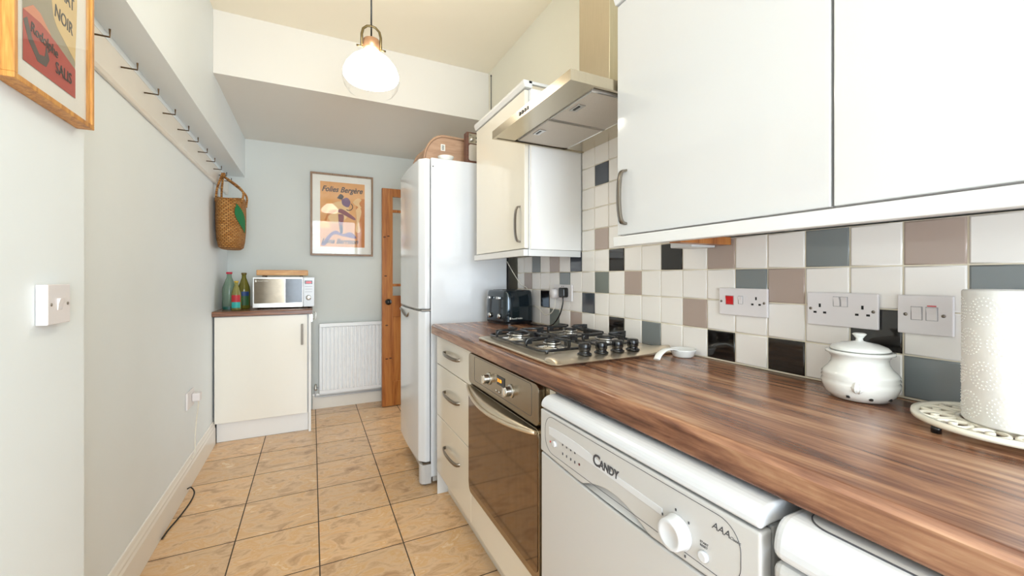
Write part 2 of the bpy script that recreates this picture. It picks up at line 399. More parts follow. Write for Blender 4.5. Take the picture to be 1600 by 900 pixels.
def tile(y0, y1, z0, z1, key):
    x = XT; d = .0015; e = .003
    tb.mi = order.index(key)
    A = [tb.v((x + .006, y, z)) for y, z in ((y0, z0), (y1, z0), (y1, z1), (y0, z1))]
    B = [tb.v((x + d, y, z)) for y, z in ((y0, z0), (y1, z0), (y1, z1), (y0, z1))]
    D = [tb.v((x, y, z)) for y, z in ((y0 + e, z0 + e), (y1 - e, z0 + e), (y1 - e, z1 - e), (y0 + e, z1 - e))]
    for P, Q in ((A, B), (B, D)):
        for i in range(4): tb.f([P[i], P[(i+1) % 4], Q[(i+1) % 4], Q[i]], P is B)
    tb.f(D)
for c in range(-7, 20):
    ya, yb = .3353 + PT * c, .3353 + PT * (c + 1)
    rows = list(range(0, 4)) + (list(range(-5, 0)) if 7 <= c <= 12 else [])
    for r in rows:
        z1 = zbase - r * SV + SV; z0 = z1 - SV
        z1, z0 = zbase - (r - 1) * SV, zbase - r * SV
        y1 = min(yb, 2.325)
        tile(ya + GAP, y1 - GAP, max(z0, WT + .004) + GAP, z1 - GAP, pat.get((c, r), 'w'))
t = thing('tiled_splashback', 'checkered white, taupe, slate and black ceramic wall tiles behind the worktop', 'wall tiles', (XT, .8, WT))
obj('tiles', tb, [tm[k] for k in order], t)
b = MB().box(XT + .003, XR - .001, -.36, 2.328, WT + .001, zbase + SV).box(XT + .003, XR - .001, 1.036, 1.6335, zbase + SV, zbase + 6 * SV)
obj('grout', b, 'grout', t)

# ------------------------------------------------------------------ right run: worktop
def worktop_prof(xf, xb, z0, z1, r=.014):
    o = [(xb, z0), (xf + .004, z0), (xf, z0 + .005)]
    for k in range(7): a = PI - PI/2 * k/6; o.append((xf + r + r*math.cos(a), z1 - r + r*math.sin(a)))
    o.append((xb, z1)); return o
wt = obj('worktop', MB().prism(worktop_prof(.612, XR - .001, .917, WT), -.6, 2.300, 'y', True), 'walnut')
for p in wt.data.polygons: p.use_smooth = abs(p.normal.z) < .98 and abs(p.normal.x) < .98 and abs(p.normal.y) < .5
tag(wt, 'long walnut effect worktop running under the tiled wall over the oven and dishwasher', 'worktop')

def bow_handle(mtx, L, parent, m='nickel', proj=.03, w=.009):
    """arched bar handle, local x along the handle, z out of the door"""
    h = obj('handle', MB(mtx).tube(smooth_path([(-L/2, 0, 0), (-L/2, 0, proj*.75), (-L/4, 0, proj), (L/4, 0, proj), (L/2, 0, proj*.75), (L/2, 0, 0)], 5), w, 8, flat=.45, up=(0, 0, 0) if 0 else None), m, parent)
    return h
def bar_handle(mtx, L, parent, m='nickel', proj=.03, w=.016, t=.006):
    """flat arched strip"""
    pts = []
    n = 12
    b = MB(mtx)
    def strip(off): return [(L/2 * math.cos(PI - PI*k/n) * 1.0, proj * (math.sin(PI*k/n) ** .45)) for k in range(n + 1)]
    outer = [(L/2 * -math.cos(PI*k/n), proj * (math.sin(PI*k/n) ** .5)) for k in range(n + 1)]
    inner = [((L/2 - t) * -math.cos(PI*k/n), (proj - t) * (math.sin(PI*k/n) ** .5)) for k in range(n + 1)]
    poly = outer + inner[::-1]
    for i in range(n):
        q = [outer[i], outer[i+1], inner[i+1], inner[i]]
        V0 = [b.v((x, -w/2, z)) for x, z in q]; V1 = [b.v((x, w/2, z)) for x, z in q]
        b.f(V0); b.f(V1[::-1])
        b.f([V0[0], V0[1], V1[1], V1[0]], True); b.f([V0[2], V0[3], V1[3], V1[2]], True)
    bmesh.ops.remove_doubles(b.bm, verts=b.bm.verts[:], dist=1e-6)
    return obj('handle', b, m, parent)

# drawer unit
t = thing('drawer_unit', 'gloss cream base unit with three drawers between fridge and oven', 'cabinet', (.66, 2.03, 0))
obj('carcass', MB().box(.661, 1.16, 1.734, 2.29, .138, .910), 'carc', t)
obj('side_panel', MB().box(.645, 1.16, 2.292, 2.298, 0.001, .910), 'carc', t)
for z0, z1, hz in ((.752, .906, .838), (.464, .748, .628), (.138, .460, .332)):
    d = obj('drawer', MB().box(.641, .660, 1.733, 2.289, z0, z1), 'cab', t, bevel=.002)
    bar_handle(FX(.641, 2.005, hz), .235, d)
obj('plinth', MB().box(.705, .72, 1.0, 2.289, .001, .134), 'cab', t, bevel=.001)

# oven housing + oven
t = thing('oven_housing', 'cream housing panel beneath and beside the built-in oven', 'cabinet', (.66, 1.40, 0))
obj('filler_panel', MB().box(.641, .660, 1.06, 1.731, .136, .284), 'cab', t, bevel=.002)
obj('side_panel', MB().box(.645, 1.16, 1.03, 1.062, .136, .910), 'cab', t, bevel=.001)
t = thing('built_in_oven', 'built-in stainless electric oven with mirrored glass door below the hob', 'oven', (.64, 1.41, .287))
obj('casing', MB().box(.652, 1.14, 1.072, 1.725, .289, .908), 'fascia', t)
fa = obj('control_panel', MB().prism(rrect(1.100, 1.728, .775, .906, .022), .628, .651, 'x'), 'fascia', t, bevel=.002)
dr = obj('oven_door', MB().prism(rrect(1.096, 1.729, .289, .768, .03), .628, .650, 'x'), 'fascia', t, bevel=.003)
obj('door_glass', MB().prism(rrect(1.104, 1.722, .318, .762, .02), .6255, .6285, 'x'), 'bronzeglass', dr)
b = MB(); n = 24
inn, out_, low = [], [], []
for k in range(n + 1):
    q = k / n; y = 1.105 + (1.718 - 1.105) * q; sn = math.sin(PI * q) ** .8
    inn.append(b.v((.6265, y, .766))); out_.append(b.v((.622 - .046 * sn, y, .762 - .014 * sn))); low.append(b.v((.6265 - .036 * sn, y, .756 - .026 * sn)))
for k in range(n):
    b.f([inn[k], inn[k+1], out_[k+1], out_[k]], True); b.f([out_[k], out_[k+1], low[k+1], low[k]], True); b.f([low[k], low[k+1], inn[k+1], inn[k]], True)
b.tube([(.620 - .046 * math.sin(PI*k/n) ** .8, 1.105 + .613*k/n, .760 - .018 * math.sin(PI*k/n) ** .8) for k in range(n + 1)], .007, 8)
obj('door_handle', b, 'hobsteel', dr)
for y in (1.492, 1.296):
    k = obj('knob', MB(FX(.628, y, .840)).lathe([(.024, 0), (.024, .004), (.017, .005), (.0165, .024), (.014, .027), (0, .027)], n=24).box(-.004, .004, -.016, .016, .024, .033), 'chrome', fa, bevel=.0006)
dp = obj('display', MB(FX(.628, 1.380, .855)).box(-.034, .034, -.017, .017, 0, .0015), 'black', fa)
text('clock_digits', '21:30', .017, FX(.6262, 1.391, .849), 'amberplastic', dp, align='CENTER')
for k in range(3): obj('button', MB(FX(.628, 1.42 - .028 * k, .812)).lathe([(.005, 0), (.005, .004), (0, .005)], n=12), 'chrome', fa)
obj('trim_line', MB(FX(.6279, 1.4, .848)).tube([(x, y, 0) for x, y in rrect(-.255, .255, -.052, .052, .012)], .0007, 6, True), 'dk', fa)

# ------------------------------------------------------------------ hob
t = thing('gas_hob', 'stainless steel gas hob with black pan supports set into the worktop', 'hob', (.89, 1.34, WT + .001))
HX0, HX1, HY0, HY1 = .642, 1.150, 1.02, 1.665
body = rrect(HX0, HX1, HY0 + .02, HY1, .03)
obj('hob_plate', MB().prism([(x, y) for x, y in body], WT + .001, WT + .010, 'z'), 'hobsteel', t, bevel=.004)
# raised swept control panel
b = MB(); n = 20; T, Bt = [], []
bot = []
for k in range(n + 1):
    q = k / n; x = HX0 - .002 + (HX1 + .010 - HX0) * q
    yn = 1.018 + .055 * max(0, (q - .45) / .55) ** 2
    yf = 1.085 + .105 * math.sin(PI * min(1, q * 1.02 + .0)) ** .55
    yf = max(yf, yn + .02)
    T.append((x, yn, yf))
def zt(y0, y1, f): return WT + .011 + .010 * math.sin(PI * min(1, max(0, f))) ** .6
rows = []
for x, yn, yf in T:
    rows.append([b.v((x, yn + (yf - yn) * f, WT + .002 + .021 * (math.sin(PI * (f * .93 + .035)) ** .35))) for f in [j / 8 for j in range(9)]])
for A, B2 in zip(rows, rows[1:]):
    for j in range(8): b.f([A[j], A[j+1], B2[j+1], B2[j]], True)
for R in (rows[0], rows[-1]): b.f(R)
obj('control_panel', b, 'hobsteel', t)
for kx in (.780, .846, .913, .979):
    k = obj('knob', MB().lathe([(.023, 0), (.023, .003), (.017, .006), (.0165, .012), (.019, .014), (.019, .034), (.016, .037), (0, .037)], (kx, 1.072, WT + .022), 24), 'black', t)
for bx, by, br in ((.79, 1.555, .050), (.80, 1.30, .034), (1.055, 1.56, .034), (1.05, 1.30, .043)):
    u = obj('burner', MB().lathe([(br + .02, 0), (br + .018, .003), (br * .9, .004), (br * .9, .012), (br, .013), (br, .018), (br * .8, .019), (0, .019)], (bx, by, WT + .0105), 32), 'chrome', t)
    obj('burner_cap', MB().lathe([(0, 0), (br * .82, 0), (br * .85, .003), (br * .78, .007), (0, .008)], (bx, by, WT + .030), 32), 'iron', u)
    obj('burner_ring', MB().lathe([(br + .032, 0), (br + .034, .0012), (br + .02, .0015)], (bx, by, WT + .0102), 32, cap=False), 'steel', u)
def pan_support(x0, x1, y0, y1, bs):
    b = MB(); z0, z1 = WT + .013, WT + .046
    ring = [(x, y, z0 + .006) for x, y in rrect(x0, x1, y0, y1, .03, 4)]
    b.tube(ring, .005, 6, True)
    def bar(pts): b.tube(pts, .0056, 6)
    for bx, by in bs:
        for dx, dy in ((1, 0), (-1, 0), (0, 1), (0, -1)):
            ex = x1 if dx > 0 else (x0 if dx < 0 else bx)
            ym = (y0 + y1) / 2
            ey = {1: (y1 if by > ym else ym), -1: (y0 if by < ym else ym)}.get(dy, by) if dy else by
            i = (bx + dx * .02, by + dy * .02, z1); o2 = (ex, ey, z1)
            if abs(ey - ym) < 1e-6 and dy: bar([i, (ex, ey, z1), (ex, ey, z0 + .004)])
            else: bar([i, (ex - dx * .008, ey - dy * .008, z1), (ex, ey, z1 - .008), (ex, ey, z0 + .004)])
            w = .0048
            c = Vector(i).lerp(Vector(o2), .8)
            b.box(min(o2[0], c.x) - w, max(o2[0], c.x) + w, min(o2[1], c.y) - w, max(o2[1], c.y) + w, z1 - .018, z1 + .004)
    b.tube([(x0, (y0+y1)/2, z0 + .006), (x1, (y0+y1)/2, z0 + .006)], .0048, 6)
    for x in (x0 + .02, x1 - .02):
        for y in (y0, y1): b.cyl((x, y, WT + .0105), (x, y, z0 + .006), .006, 8)
    return b
obj('pan_support', pan_support(.690, .905, 1.19, 1.645, [(.79, 1.555), (.80, 1.30)]), 'iron', t)
obj('pan_support', pan_support(.940, 1.142, 1.205, 1.645, [(1.055, 1.56), (1.05, 1.30)]), 'iron', t)

# ------------------------------------------------------------------ dishwasher
t = thing('dishwasher', 'white slimline front dishwasher with round dial and drop-down door under the worktop', 'dishwasher', (.85, .69, 0))
t['label'] = 'white dishwasher with round dial and grey brand lettering beside the oven'
DY0, DY1 = .370, 1.003
obj('body', MB().box(.612, 1.16, DY0 + .006, DY1 - .006, .02, .872), 'app', t, bevel=.004)
o = [(1.16, .878), (.600, .878)]
for k in range(9): a = PI + .25 - (PI/2 + .25) * k/8; o.append((.586 + .024 + .032*math.cos(a), .882 + .026*math.sin(a)))
o += [(.64, .9085), (1.16, .9085)]
obj('top_cover', MB().prism(o, DY0 + .002, DY1 - .002, 'y', False), 'appw', t, bevel=.011, seg=4)
# control panel: plate in the y-z plane with a lens-shaped grip cut from its lower edge
P = [(DY0 + .002, .756), (DY0 + .002, .872), (DY1 - .002, .872), (DY1 - .002, .756)]
low = []
nn = 28
gy0, gy1 = .590, .806
for k in range(nn + 1):
    y = DY1 - .002 + (DY0 + .004 - DY1) * k / nn
    z = .756 - .010 * math.sin(PI * k / nn)
    low.append((y, z))
def lowz(y): q = (DY1 - .002 - y) / (DY1 - .002 - DY0 - .002); return .756 - .010 * math.sin(PI * q)
low = [(y, lowz(y) + (.030 * math.sin(PI * (y - gy0) / (gy1 - gy0)) ** .9 if gy0 < y < gy1 else 0)) for y in [DY1 - .002 - (DY1 - DY0 - .004) * k / 60 for k in range(61)]]
cpn = obj('control_panel', MB().prism([(DY0 + .002, .872), (DY1 - .002, .872)] + low, .578, .606, 'x'), 'app', t, bevel=.004, seg=3)
# band sweeping over the panel
bd = []
for k in range(25):
    q = k / 24; y = .955 - .40 * q; bd.append((y, .828 - .012 * q ** 1.5 + .0 * q))
obj('raised_band', MB().prism([(y, z + .012 * math.sin(PI * min(1, (.98 - y) * 4)) ** .5) for y, z in bd] + [(y, z - .014) for y, z in bd[::-1]], .5768, .580, 'x'), 'appw', cpn, bevel=.0008)
gb = MB(); g1 = [gb.v((.582, y, lowz(y) + .0005)) for y in [gy0 + (gy1 - gy0) * k / 20 for k in range(21)]]
g2 = [gb.v((.6045, y, lowz(y) + .034 * math.sin(PI * k / 20) ** .9)) for k, y in enumerate([gy0 + (gy1 - gy0) * k / 20 for k in range(21)])]
for k in range(20): gb.f([g1[k], g1[k+1], g2[k+1], g2[k]], True)
obj('grip_recess', gb, 'app', cpn)
ob = [(y, z) for y, z in rrect(.402, .975, .766, .864, .038, 8)]
obj('trim_line', MB().tube([(.5779, y, z) for y, z in ob], .0006, 6, True), 'dk', cpn)
# door
dp2 = [(DY0 + .002, .045), (DY1 - .002, .045)] + [(y, lowz(y) - .005) for y in [DY1 - .002 - (DY1 - DY0 - .004) * k / 30 for k in range(31)]]
obj('door', MB().prism([(y, z if z > .1 else .125) for y, z in dp2], .580, .611, 'x'), 'app', t, bevel=.004, seg=3)
obj('kick_panel', MB().box(.635, .65, DY0 + .004, DY1 - .004, .012, .122), 'app', t)
k = obj('dial', MB(FX(.578, .520, .793)).lathe([(.030, 0), (.030, .002), (.0275, .004), (.0265, .020), (.0245, .023), (.019, .022), (.012, .019), (0, .018)], n=40), 'appw', cpn)
obj('button', MB(FX(.578, .466, .783)).lathe([(.0095, 0), (.0085, .006), (.006, .0065), (0, .005)], n=24), 'appw', cpn)
obj('button', MB(FX(.578, .925, .799)).lathe([(.0085, 0), (.0075, .006), (.005, .0065), (0, .005)], n=24), 'appw', cpn)
text('brand_lettering', 'C', .036, FX(.5767, .762, .815), 'dk', cpn, shear=.1, offset=.0008, sx=1.0)
text('brand_lettering', 'ANDY', .0245, FX(.5767, .738, .8155), 'dk', cpn, shear=.1, offset=.0008, sx=.92)
text('rating_lettering', 'AAA', .016, FX(.5779, .452, .838), 'dk', cpn, shear=.3)
text('rating_lettering', 'Classic', .0065, FX(.5779, .420, .838), 'dk', cpn, shear=.2)
text('button_lettering', 'START\nRESET', .0055, FX(.5779, .474, .802), 'dk', cpn)
def icon(y, z, w, h): obj('printed_icon', MB().box(.5765, .5782, y - w, y + w, z - h, z + h), 'dk', cpn)
for k in range(4): icon(.887 - .018*k, .811, .0018, .0022); icon(.887 - .018*k, .788, .0015, .0028)
for a in (-.7, .1, 1.2, 2.4, 3.6): icon(.520 + .037*math.sin(a), .793 + .037*math.cos(a), .0012, .002)
obj('indicator_light', MB(FX(.578, .815, .790)).lathe([(.003, 0), (.003, .001), (0, .001)], n=12), mat('indicator_dark_red', '#5a2020', .3), cpn)
obj('indicator_light', MB(FX(.578, .948, .797)).lathe([(.0025, 0), (.0025, .001), (0, .001)], n=12), M['red'], cpn)

# ------------------------------------------------------------------ washing machine (corner of the frame)
t = thing('washing_machine', 'white washing machine with rounded top edge right of the dishwasher', 'washing machine', (.85, .05, 0))
WY0, WY1 = -.255, .357
o = [(1.14, .849), (.574, .849)]
for k in range(9): a = PI - PI/2 * k/8; o.append((.574 + .032 + .032*math.cos(a), .864 + .042*math.sin(a)))
o += [(1.14, .906)]
wp = obj('top_housing', MB().prism(o, WY0, WY1, 'y', True), 'appw', t, bevel=.016, seg=4)
for p in wp.data.polygons: p.use_smooth = False
obj('cabinet_body', MB().box(.590, 1.14, WY0 + .004, WY1 - .004, .02, .748), 'app', t, bevel=.004)
wc = obj('control_panel', MB().box(.576, 1.14, WY0 + .001, WY1 - .001, .750, .8465), 'app', t, bevel=.012, seg=3)
obj('detergent_drawer', MB().box(.5735, .5765, WY1 - .20, WY1 - .045, .765, .843), 'app', wc, bevel=.001)
obj('top_panel', MB().prism(rrect(.606, 1.12, WY0 + .03, WY1 - .026, .030, 8), .9062, .9080, 'z'), 'app', wp, bevel=.001)
obj('seam', MB().tube([(x, y, .9070) for x, y in rrect(.606, 1.12, WY0 + .03, WY1 - .026, .030, 8)], .0013, 6, True), 'dk', wp)
obj('porthole', MB(FX(.590, .05, .42)).lathe([(.17, 0), (.165, .02), (.14, .026), (.13, .01), (0, .004)], n=40), 'appw', t)

# ------------------------------------------------------------------ fridge freezer
t = thing('fridge_freezer', 'tall white fridge freezer standing between drawers and pine door', 'fridge', (.85, 2.71, 0))
FY0, FY1 = 2.400, 3.020
obj('cabinet', MB().box(.636, 1.135, FY0, FY1, .05, 1.952), 'fridge', t, bevel=.006, seg=3)
def fdoor(z0, z1):
    b = MB(); n = 16
    pl = [(.632, FY0 + .001), (.632, FY1 - .001)]
    for k in range(n + 1):
        q = k / n; y = FY1 - .001 - (FY1 - FY0 - .002) * q
        e = min(q, 1 - q) * .618; rr = .03
        x = .572 - .012 * math.sin(PI * q) + (rr - math.sqrt(max(0, rr*rr - max(0, rr - e) ** 2)) if e < rr else 0)
        pl.append((x, y))
    b.prism(pl, z0, z1, 'z'); return b
d1 = obj('fridge_door', fdoor(1.049, 1.945), 'fridge', t, bevel=.008, seg=3)
d2 = obj('freezer_door', fdoor(.142, 1.037), 'fridge', t, bevel=.008, seg=3)
obj('door_hinge_gap', MB().box(.580, .634, FY0 + .002, FY1 - .002, 1.0385, 1.0475), 'nickel', t)
b = MB(); n = 16
for dd, zz, sg in ((d2, 1.018, -1), (d1, 1.066, 1)):
    b = MB().tube(smooth_path([(.566, FY1 - .05, zz), (.556, FY1 - .16, zz + sg * .010), (.554, FY1 - .30, zz + sg * .035), (.558, FY1 - .36, zz + sg * .010)], 6), .006, 8)
    if sg < 0: obj('grip', b, 'nickel', dd)
obj('plinth', MB().box(.650, 1.13, FY0 + .01, FY1 - .01, .02, .049), 'app', t)
b = MB().prism([(.575, FY0 + .03), (.583, FY0 + .012), (.600, FY0 + .002), (.64, FY0 + .001), (.64, FY0 + .10), (.60, FY0 + .09), (.575, FY0 + .05)], .012, .128, 'z')
obj('foot_cover', b, 'app', t, bevel=.006, seg=3)
obj('kick_panel', MB().box(.612, .634, FY0 + .11, FY1 - .02, .045, .13), 'app', t, bevel=.004)
obj('hinge_strip', MB().box(.588, .66, FY0 + .004, FY0 + .08, .1295, .139), 'nickel', t)
for x, y in ((.61, FY0 + .04), (.66, FY1 - .05), (1.08, FY0 + .05), (1.08, FY1 - .05)):
    obj('foot', MB().lathe([(.016, .0005), (.016, .02), (.01, .021), (.01, .05)], (x, y, 0), 16), 'black', t)
obj('rear_grille', MB().box(1.137, 1.158, FY0 + .03, FY1 - .03, .10, 1.85), 'dark', t)
obj('screw_cap', MB().lathe([(.004, 0), (.004, .002), (0, .002)], (.648, FY0 - .0015, 1.90), 12, axis='y'), 'dk', t)

# on the fridge
t = thing('bread_bin', 'pale wooden roll-top bread bin on top of the fridge', 'bread bin', (.76, 2.72, 1.954))
pr = [(.632, 1.955), (.930, 1.955), (.930, 2.148)]
for k in range(9): a = PI/2 + PI/2 * k/8; pr.append((.770 + .135*math.cos(a), 1.990 + .165*math.sin(a)))
obj('end_panel', MB().prism(pr, 2.560, 2.578, 'y'), 'binwood', t, bevel=.003)
obj('end_panel', MB().prism(pr, 2.900, 2.918, 'y'), 'binwood', t, bevel=.003)
pr2 = [(x * .97 + .0225, 1.957 + (z - 1.955) * .93) for x, z in pr]
obj('roll_top', MB().prism(pr2, 2.579, 2.899, 'y'), 'binwood', t)
rim = [(x, z) for x, z in pr[2:]] + [(.632, 1.957)]
obj('raised_rim', MB().tube([(x, 2.558, z - .012) for x, z in rim[:-1]], .007, 8), 'binwood', t)
lb = obj('sticker', MB().box(.742, .770, 2.5585, 2.5598, 2.050, 2.092), 'cream', t, label='white printed sticker')
b = MB()
for k in range(5): b.box(.748, .764, 2.5578, 2.5584, 2.056 + k * .0062, 2.0595 + k * .0062)
obj('printed_lines', b, 'dk', lb)
c = obj('bowl', MB().lathe([(.03, 0), (.036, .004), (.048, .020), (.050, .026), (.046, .026), (.034, .008), (0, .006)], (.742, 2.450, 1.954), 32), 'ceramic'); tag(centre(c), 'small white upturned-rim dish at the front edge of the fridge top', 'dish')
c['label'] = 'small white dish on the fridge in front of the wooden bread bin'
t = thing('radio', 'small dark wood radio with silver front on top of the fridge', 'radio', (.975, 2.52, 1.954))
obj('case', MB().box(.868, 1.055, 2.425, 2.480, 1.955, 2.150), 'radiowood', t, bevel=.004)
pn = obj('control_panel', MB().box(.882, 1.040, 2.4215, 2.4245, 2.078, 2.140), 'chrome', t, bevel=.001)
obj('speaker_grille', MB().prism(rrect(.882, 1.040, 1.970, 2.072, .014), 2.4215, 2.4245, 'y'), 'mesh', t)
obj('dial', MB().lathe([(.013, 0), (.012, -.008), (0, -.009)], (.903, 2.4215, 2.104), 20, axis='y'), 'chrome', pn)
for kx in (.968, .986, 1.010, 1.028):
    for kz in (2.092, 2.116): obj('button', MB().lathe([(.004, 0), (.004, -.003), (0, -.003)], (kx - .036, 2.4215, kz), 12, axis='y'), 'dk', pn)
text('radio_lettering', 'dab', .010, FY(.886, 2.4212, 2.126), 'dk', pn)

# ------------------------------------------------------------------ wall units
def wall_unit(name, label, y0, y1, doors, endpanel_y, hy, group=None):
    XF = .871
    t = thing(name, label, 'cabinet', (1.05, (y0 + y1) / 2, 1.366))
    obj('carcass', MB().box(XF + .022, XR - .002, y0, y1, 1.367, 2.098), 'carc', t)
    for i, (a, b_) in enumerate(doors):
        d = obj('door', MB().box(XF, XF + .020, a + .0018, b_ - .0018, 1.372, 2.096), 'cab' if name == 'wall_cupboard' and False else M['cabw' if y0 < .5 else 'cab'], t, bevel=.0018)
        if hy[i] is not None:
            bar_handle(frame((XF, hy[i], 1.487), (0, 0, 1), (0, 1, 0)), .170, d)
    # pelmet and cornice
    def ring(pr, nm):
        obj(nm, MB().prism([(XF - .014 + u, z) for u, z in pr], y0 - .016, y1 + .016 if False else y1, 'y'), 'carc', t, bevel=.002)
        obj(nm, MB().box(XF + .012, XT - .004, y0 - .016, y0 - .0006, pr[0][1], max(z for u, z in pr)), 'carc', t, bevel=.002)
    ring([(0, 1.336), (.024, 1.336), (.024, 1.366), (0, 1.366)], 'pelmet')
    ring([(0, 2.118), (.008, 2.100), (.045, 2.100), (.045, 2.132), (0, 2.132)], 'cornice')
    return t
far = wall_unit('wall_cupboard', 'single-door cream wall cupboard between fridge and cooker hood', 1.652, 2.262, [(1.652, 2.262)], 1.652, [1.700])
obj('end_panel', MB().box(.8965, XT - .001, 1.6372, 1.6513, 1.3675, 2.098), 'endw', far)
near = wall_unit('wall_cupboard', 'wide double-door white wall cupboard right of the cooker hood', -.78, 1.026, [(.4262, 1.024), (-.172, .4244), (-.775, -.174)], 1.026, [.985, None, None])
obj('batten', MB().box(.91, 1.168, 1.70, 1.75, 1.349, 1.3645), 'pine', far, label='bare pine batten under the cupboard')
obj('batten', MB().box(.95, 1.168, .845, .885, 1.3405, 1.3635), 'pine', near, label='bare pine batten under the cupboard')
obj('light_fitting', MB().box(1.06, 1.168, .90, .985, 1.335, 1.3635), 'carc', near, bevel=.003)

# ------------------------------------------------------------------ cooker hood
t = thing('cooker_hood', 'stainless steel chimney cooker hood above the gas hob', 'cooker hood', (.95, 1.33, 1.835))
KX0, KY0, KY1 = .700, 1.032, 1.628
b = MB()
b.box(KX0, KX0 + .012, KY0, KY1, 1.835, 1.869); b.box(KX0 + .012, XT - .002, KY0, KY0 + .012, 1.835, 1.869)
b.box(KX0 + .012, XT - .002, KY1 - .012, KY1, 1.835, 1.869); b.box(KX0 + .012, XT - .002, KY0 + .012, KY1 - .012, 1.858, 1.869)
b.box(KX0 + .012, KX0 + .10, KY0 + .012, KY1 - .012, 1.838, 1.8575); b.box(1.07, XT - .002, KY0 + .012, KY1 - .012, 1.838, 1.8575)
obj('canopy', b, 'hoodsteel', t)
obj('chimney', MB().box(1.011, XT - .004 + .04, 1.233, 1.427, 1.871, ZC - .002), 'hoodsteel', t, bevel=.002)
for y0, y1 in ((KY0 + .035, 1.325), (1.335, KY1 - .035)):
    f_ = obj('grease_filter', MB().box(KX0 + .105, 1.065, y0, y1, 1.836, 1.846), 'mesh', t)
    obj('filter_rim', MB().tube([(x, y, 1.836) for x, y in ((KX0 + .107, y0 + .002), (1.063, y0 + .002), (1.063, y1 - .002), (KX0 + .107, y1 - .002))], .003, 4, True), 'chrome', f_)
    obj('filter_latch', MB().box(KX0 + .125, KX0 + .155, (y0+y1)/2 - .03, (y0+y1)/2 + .03, 1.833, 1.8358), 'chrome', f_, bevel=.001)
    obj('latch_slot', MB().box(KX0 + .132, KX0 + .140, (y0+y1)/2 - .018, (y0+y1)/2 + .018, 1.8318, 1.8332), 'black', f_)
for k in range(4):
    obj('button', MB().box(KX0 - .003, KX0 + .001, 1.300 + k * .020, 1.311 + k * .020, 1.845, 1.857), 'black', t)
obj('hood_lamp', MB().box(1.085, 1.125, 1.10, 1.19, 1.834, 1.8375), 'dark', t)

# ------------------------------------------------------------------ sockets and switches
def screw(mtx, x, y, p): obj('screw', MB(mtx).lathe([(.0035, 0), (.0035, .0012), (0, .0014)], (x, y, .009), 12), 'nickel', p)
def plate(name, mtx, w, h, label, cat, depth=.009):
    t = thing(name, label, cat, mtx.translation)
    obj('faceplate', MB(mtx).box(-w/2, w/2, -h/2, h/2, .0005, depth), 'socket', t, bevel=.002)
    return t
def rocker(mtx, x, y, p, m='socket', w=.012, h=.022, up=1):
    b = MB(mtx); z = .009
    b.prism([(y - h/2, z - .001), (y + h/2, z - .001), (y + h/2, z + (.004 if up > 0 else .001)), (y, z + .0018), (y - h/2, z + (.001 if up > 0 else .004))], x - w/2, x + w/2, 'x')
    obj('switch_rocker', b, m, p, bevel=.0004)
    obj('rocker_surround', MB(mtx).tube([(x - w/2 - .001, y - h/2 - .001, .009), (x + w/2 + .001, y - h/2 - .001, .009), (x + w/2 + .001, y + h/2 + .001, .009), (x - w/2 - .001, y + h/2 + .001, .009)], .0005, 4, True), 'dk', p)
def pins(mtx, x, y, p):
    b = MB(mtx).box(x - .0023, x + .0023, y + .004, y + .013, .0085, .0094).box(x - .0145, x - .0075, y - .0115, y - .0065, .0085, .0094).box(x + .0075, x + .0145, y - .0115, y - .0065, .0085, .0094)
    obj('pin_holes', b, 'hole', p)
# cooker switch with socket
m1 = FX(XT - .001, .806, 1.165)
t = plate('cooker_switch', m1, .153, .083, 'white cooker control plate with red rocker and one socket', 'switch')
screw(m1, -.068, .0, t); screw(m1, .068, 0, t)
rocker(m1, -.040, .004, t, 'red', .024, .026); rocker(m1, -.004, .006, t); pins(m1, .044, .004, t)
m2 = FX(XT - .001, .550, 1.160)
t = plate('double_socket', m2, .150, .083, 'empty white double wall socket above the ceramic jar', 'socket')
screw(m2, -.066, 0, t); screw(m2, .066, 0, t)
rocker(m2, -.008, .020, t); rocker(m2, .008, .020, t); pins(m2, -.045, .0, t); pins(m2, .045, 0, t)
m3 = FX(XT - .001, .397, 1.160)
t = plate('fused_switch', m3, .088, .083, 'white fused spur switch plate left of the kitchen roll', 'switch')
screw(m3, -.030, 0, t); screw(m3, .030, 0, t); rocker(m3, -.012, .003, t, w=.016, h=.026); rocker(m3, .012, .003, t, w=.016, h=.026)
obj('neon_strip', MB(m3).box(.005, .019, .0185, .0205, .0088, .0102), 'red', t)
m0 = FX(XT - .001, 1.788, 1.160)
t = plate('double_socket', m0, .165, .083, 'white double wall socket with two plugs in it behind the toaster', 'socket')
obj('printed_marks', MB(m0).box(-.012, -.004, .030, .034, .0088, .0094).box(.004, .012, .030, .034, .0088, .0094), 'dk', t)
t = thing('plug_adapter', 'round white plug adapter in the socket behind the toaster', 'plug', (XT - .02, 1.832, 1.155))
obj('adapter_body', MB(FX(XT - .0105, 1.832, 1.155)).lathe([(.026, 0), (.027, .006), (.027, .034), (.023, .039), (0, .039)], n=28), 'socket', t)
obj('cable', MB().tube(smooth_path([(XT - .025, 1.832, 1.128), (XT - .03, 1.834, 1.085), (XT - .035, 1.86, 1.05), (XT - .03, 1.93, 1.035), (XT - .025, 2.00, 1.06), (XT - .02, 2.06, 1.075)], 6), .0025, 6), 'cablew', t)
t = thing('toaster_plug', 'black plug with its lead running down to the toaster', 'plug', (XT - .02, 1.755, 1.16))
obj('plug_body', MB(FX(XT - .0105, 1.757, 1.163)).prism(rrect(-.024, .024, -.026, .024, .010), .0, .030, 'z'), 'black', t, bevel=.004)
obj('lead', MB().tube(smooth_path([(XT - .028, 1.757, 1.138), (XT - .03, 1.757, 1.10), (XT - .04, 1.775, 1.04), (XT - .05, 1.83, .99), (XT - .06, 1.92, .9775), (XT - .08, 2.04, .9765)], 6), .0035, 8), 'black', t)
